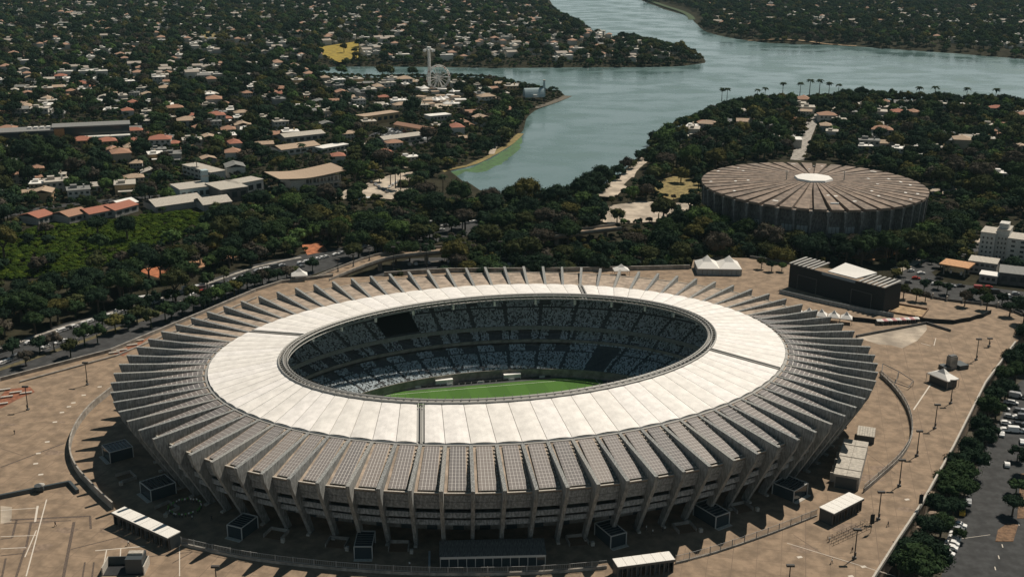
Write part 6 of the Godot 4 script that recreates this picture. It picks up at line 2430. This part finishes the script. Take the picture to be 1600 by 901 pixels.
	mat("glass_wall", lin(0.03, 0.042, 0.05), 0.12)
	mat("arena_concrete", lin(0.235, 0.238, 0.23), 0.95, T.streak, Vector3(0.12, 0.03, 0.12))
	mat("arena_roof", lin(0.27, 0.205, 0.16), 0.95, T.blotch, s * 0.05)
	mat("arena_roof_b", lin(0.23, 0.18, 0.145), 0.95, T.blotch, s * 0.05)
	mat("arena_gutter", lin(0.06, 0.05, 0.042), 0.95)
	mat("asphalt", lin(0.042, 0.043, 0.044), 0.95, T.blotch, s * 0.06)
	mat("verge", lin(0.12, 0.10, 0.05), 1.0, T.blotch, s * 0.1)
	mat("verge_dark", lin(0.07, 0.06, 0.04), 1.0, T.blotch, s * 0.1)
	mat("brown_earth", lin(0.2, 0.12, 0.07), 1.0, T.blotch, s * 0.15)
	mat("red_earth", lin(0.28, 0.11, 0.06), 1.0, T.blotch, s * 0.15)
	mat("clay", lin(0.4, 0.22, 0.12), 1.0, T.blotch, s * 0.05)
	mat("clay_red", lin(0.45, 0.16, 0.07), 1.0, T.blotch, s * 0.08)
	mat("sand", lin(0.42, 0.29, 0.17), 1.0, T.blotch, s * 0.1)
	mat("dry_grass", lin(0.26, 0.2, 0.075), 1.0, T.blotch, s * 0.06)
	mat("dry_earth", lin(0.14, 0.12, 0.09), 1.0, T.blotch, s * 0.06)
	mat("yellow_field", lin(0.33, 0.24, 0.03), 1.0, T.blotch, s * 0.03)
	mat("algae", lin(0.045, 0.13, 0.03), 0.7, T.blotch, s * 0.05)
	mat("timber", lin(0.2, 0.12, 0.07), 0.9, T.grain, s * 0.3)
	mat("pink_cloth", lin(0.55, 0.28, 0.28), 0.9)
	mat("skin", lin(0.35, 0.2, 0.13), 0.6)
	mat("hair", lin(0.015, 0.012, 0.01), 0.7)
	mat("cloth_dark", lin(0.02, 0.022, 0.03), 0.9)
	mat("shirt_green", lin(0.06, 0.3, 0.03), 0.9)
	mat("shirt_white", lin(0.7, 0.7, 0.66), 0.9)
	mat("shirt_dark", lin(0.03, 0.03, 0.035), 0.9)
	mat("bark", lin(0.1, 0.075, 0.055), 1.0, T.streak, s * 0.5)
	for e in [["leaf_dark", 0.018, 0.033, 0.02], ["leaf_mid", 0.028, 0.048, 0.021], ["leaf_olive", 0.045, 0.052, 0.022], ["leaf_yellow", 0.08, 0.075, 0.026], ["leaf_grey", 0.06, 0.052, 0.042], ["leaf_light", 0.055, 0.09, 0.03], ["leaf_palm", 0.025, 0.038, 0.02]]:
		var lm := mat(e[0], lin(e[1], e[2], e[3]), 0.95)
		lm.metallic_specular = 0.12
		if e[0] != "leaf_palm":
			lm.vertex_color_use_as_albedo = true
	var lv := mat("leaf_vertex", Color.WHITE, 0.95)
	lv.metallic_specular = 0.12
	M.earth.metallic_specular = 0.15
	lv.vertex_color_use_as_albedo = true
	var vv := mat("vertex", Color.WHITE, 0.9)
	vv.vertex_color_use_as_albedo = true
	for e in [["white", 0.75, 0.74, 0.72], ["silver", 0.38, 0.39, 0.4], ["black", 0.012, 0.012, 0.013], ["red", 0.35, 0.03, 0.02], ["grey", 0.12, 0.125, 0.13], ["yellow", 0.55, 0.33, 0.03]]:
		var cm := mat("car_" + e[0], lin(e[1], e[2], e[3]), 0.3)
		cm.clearcoat_enabled = true
		cm.clearcoat = 0.6
		cm.clearcoat_roughness = 0.1

# thin cloud banks plus a bright horizon haze band added to lighten the water
func clouds_and_added_haze() -> ImageTexture:
	var f := FastNoiseLite.new()
	f.seed = 12
	f.frequency = 0.9
	f.fractal_octaves = 5
	var im := Image.create(512, 256, false, Image.FORMAT_RGBA8)
	for y in 128:
		var e := PI / 2 * (1.0 - (y + 0.5) / 128.0)
		for x in 512:
			var a := TAU * x / 512.0
			var d := Vector3(cos(a) * cos(e), sin(e) * 3.0, sin(a) * cos(e))
			var v := smoothstep(-0.1, 0.45, f.get_noise_3dv(d * 1.6) + 0.22 * (1.0 - sin(e)) - 0.12)
			var hz := smoothstep(0.5, 0.1, e) * (0.75 + 0.45 * f.get_noise_3dv(d * 2.2))
			im.set_pixel(x, y, Color(0.96, 0.96, 0.94, clampf(hz + v * 0.22, 0.0, 1.0)))
	return ImageTexture.create_from_image(im)

func _ready() -> void:
	var cam := Camera3D.new()
	cam.name = "camera"
	cam.position = CAM
	cam.rotation_order = EULER_ORDER_YXZ
	cam.rotation = Vector3(-PITCH, 0, ROLL)
	cam.fov = rad_to_deg(2.0 * atan(450.5 / F))
	cam.near = 1.0
	cam.far = 30000.0
	add_child(cam)
	cam.current = true
	var we := WorldEnvironment.new()
	we.name = "environment"
	var env := Environment.new()
	env.background_mode = Environment.BG_SKY
	var sky := Sky.new()
	var sk := ProceduralSkyMaterial.new()
	sk.sky_top_color = Color(0.13, 0.33, 0.44)
	sk.sky_horizon_color = Color(0.56, 0.70, 0.72)
	sk.sky_curve = 0.1
	sk.sky_cover = clouds_and_added_haze()
	sk.ground_bottom_color = Color(0.1, 0.1, 0.1)
	sk.ground_horizon_color = Color(0.5, 0.5, 0.5)
	sky.sky_material = sk
	env.sky = sky
	env.background_energy_multiplier = 0.5
	env.tonemap_mode = Environment.TONE_MAPPER_LINEAR
	env.tonemap_exposure = 1.0
	env.sdfgi_enabled = true
	env.ssao_enabled = true
	env.ssil_enabled = true
	env.fog_enabled = true
	env.fog_density = 0.00002
	env.fog_light_color = Color(0.62, 0.75, 0.78)
	we.environment = env
	add_child(we)
	var sun := DirectionalLight3D.new()
	sun.name = "sun"
	sun.light_energy = 1.6
	sun.light_color = Color(1.0, 0.96, 0.90)
	sun.light_angular_distance = 0.5
	sun.shadow_enabled = true
	add_child(sun)
	sun.look_at_from_position(Vector3.ZERO, Vector3(-0.70, -1.45, 0.714), Vector3.UP)
	make_materials()
	build_setting()
	build_stadium()
	build_arena()
	build_landmarks()
	build_roads()
	build_plaza()
	build_cars()
	building_clears()
	build_houses()
	build_trees()
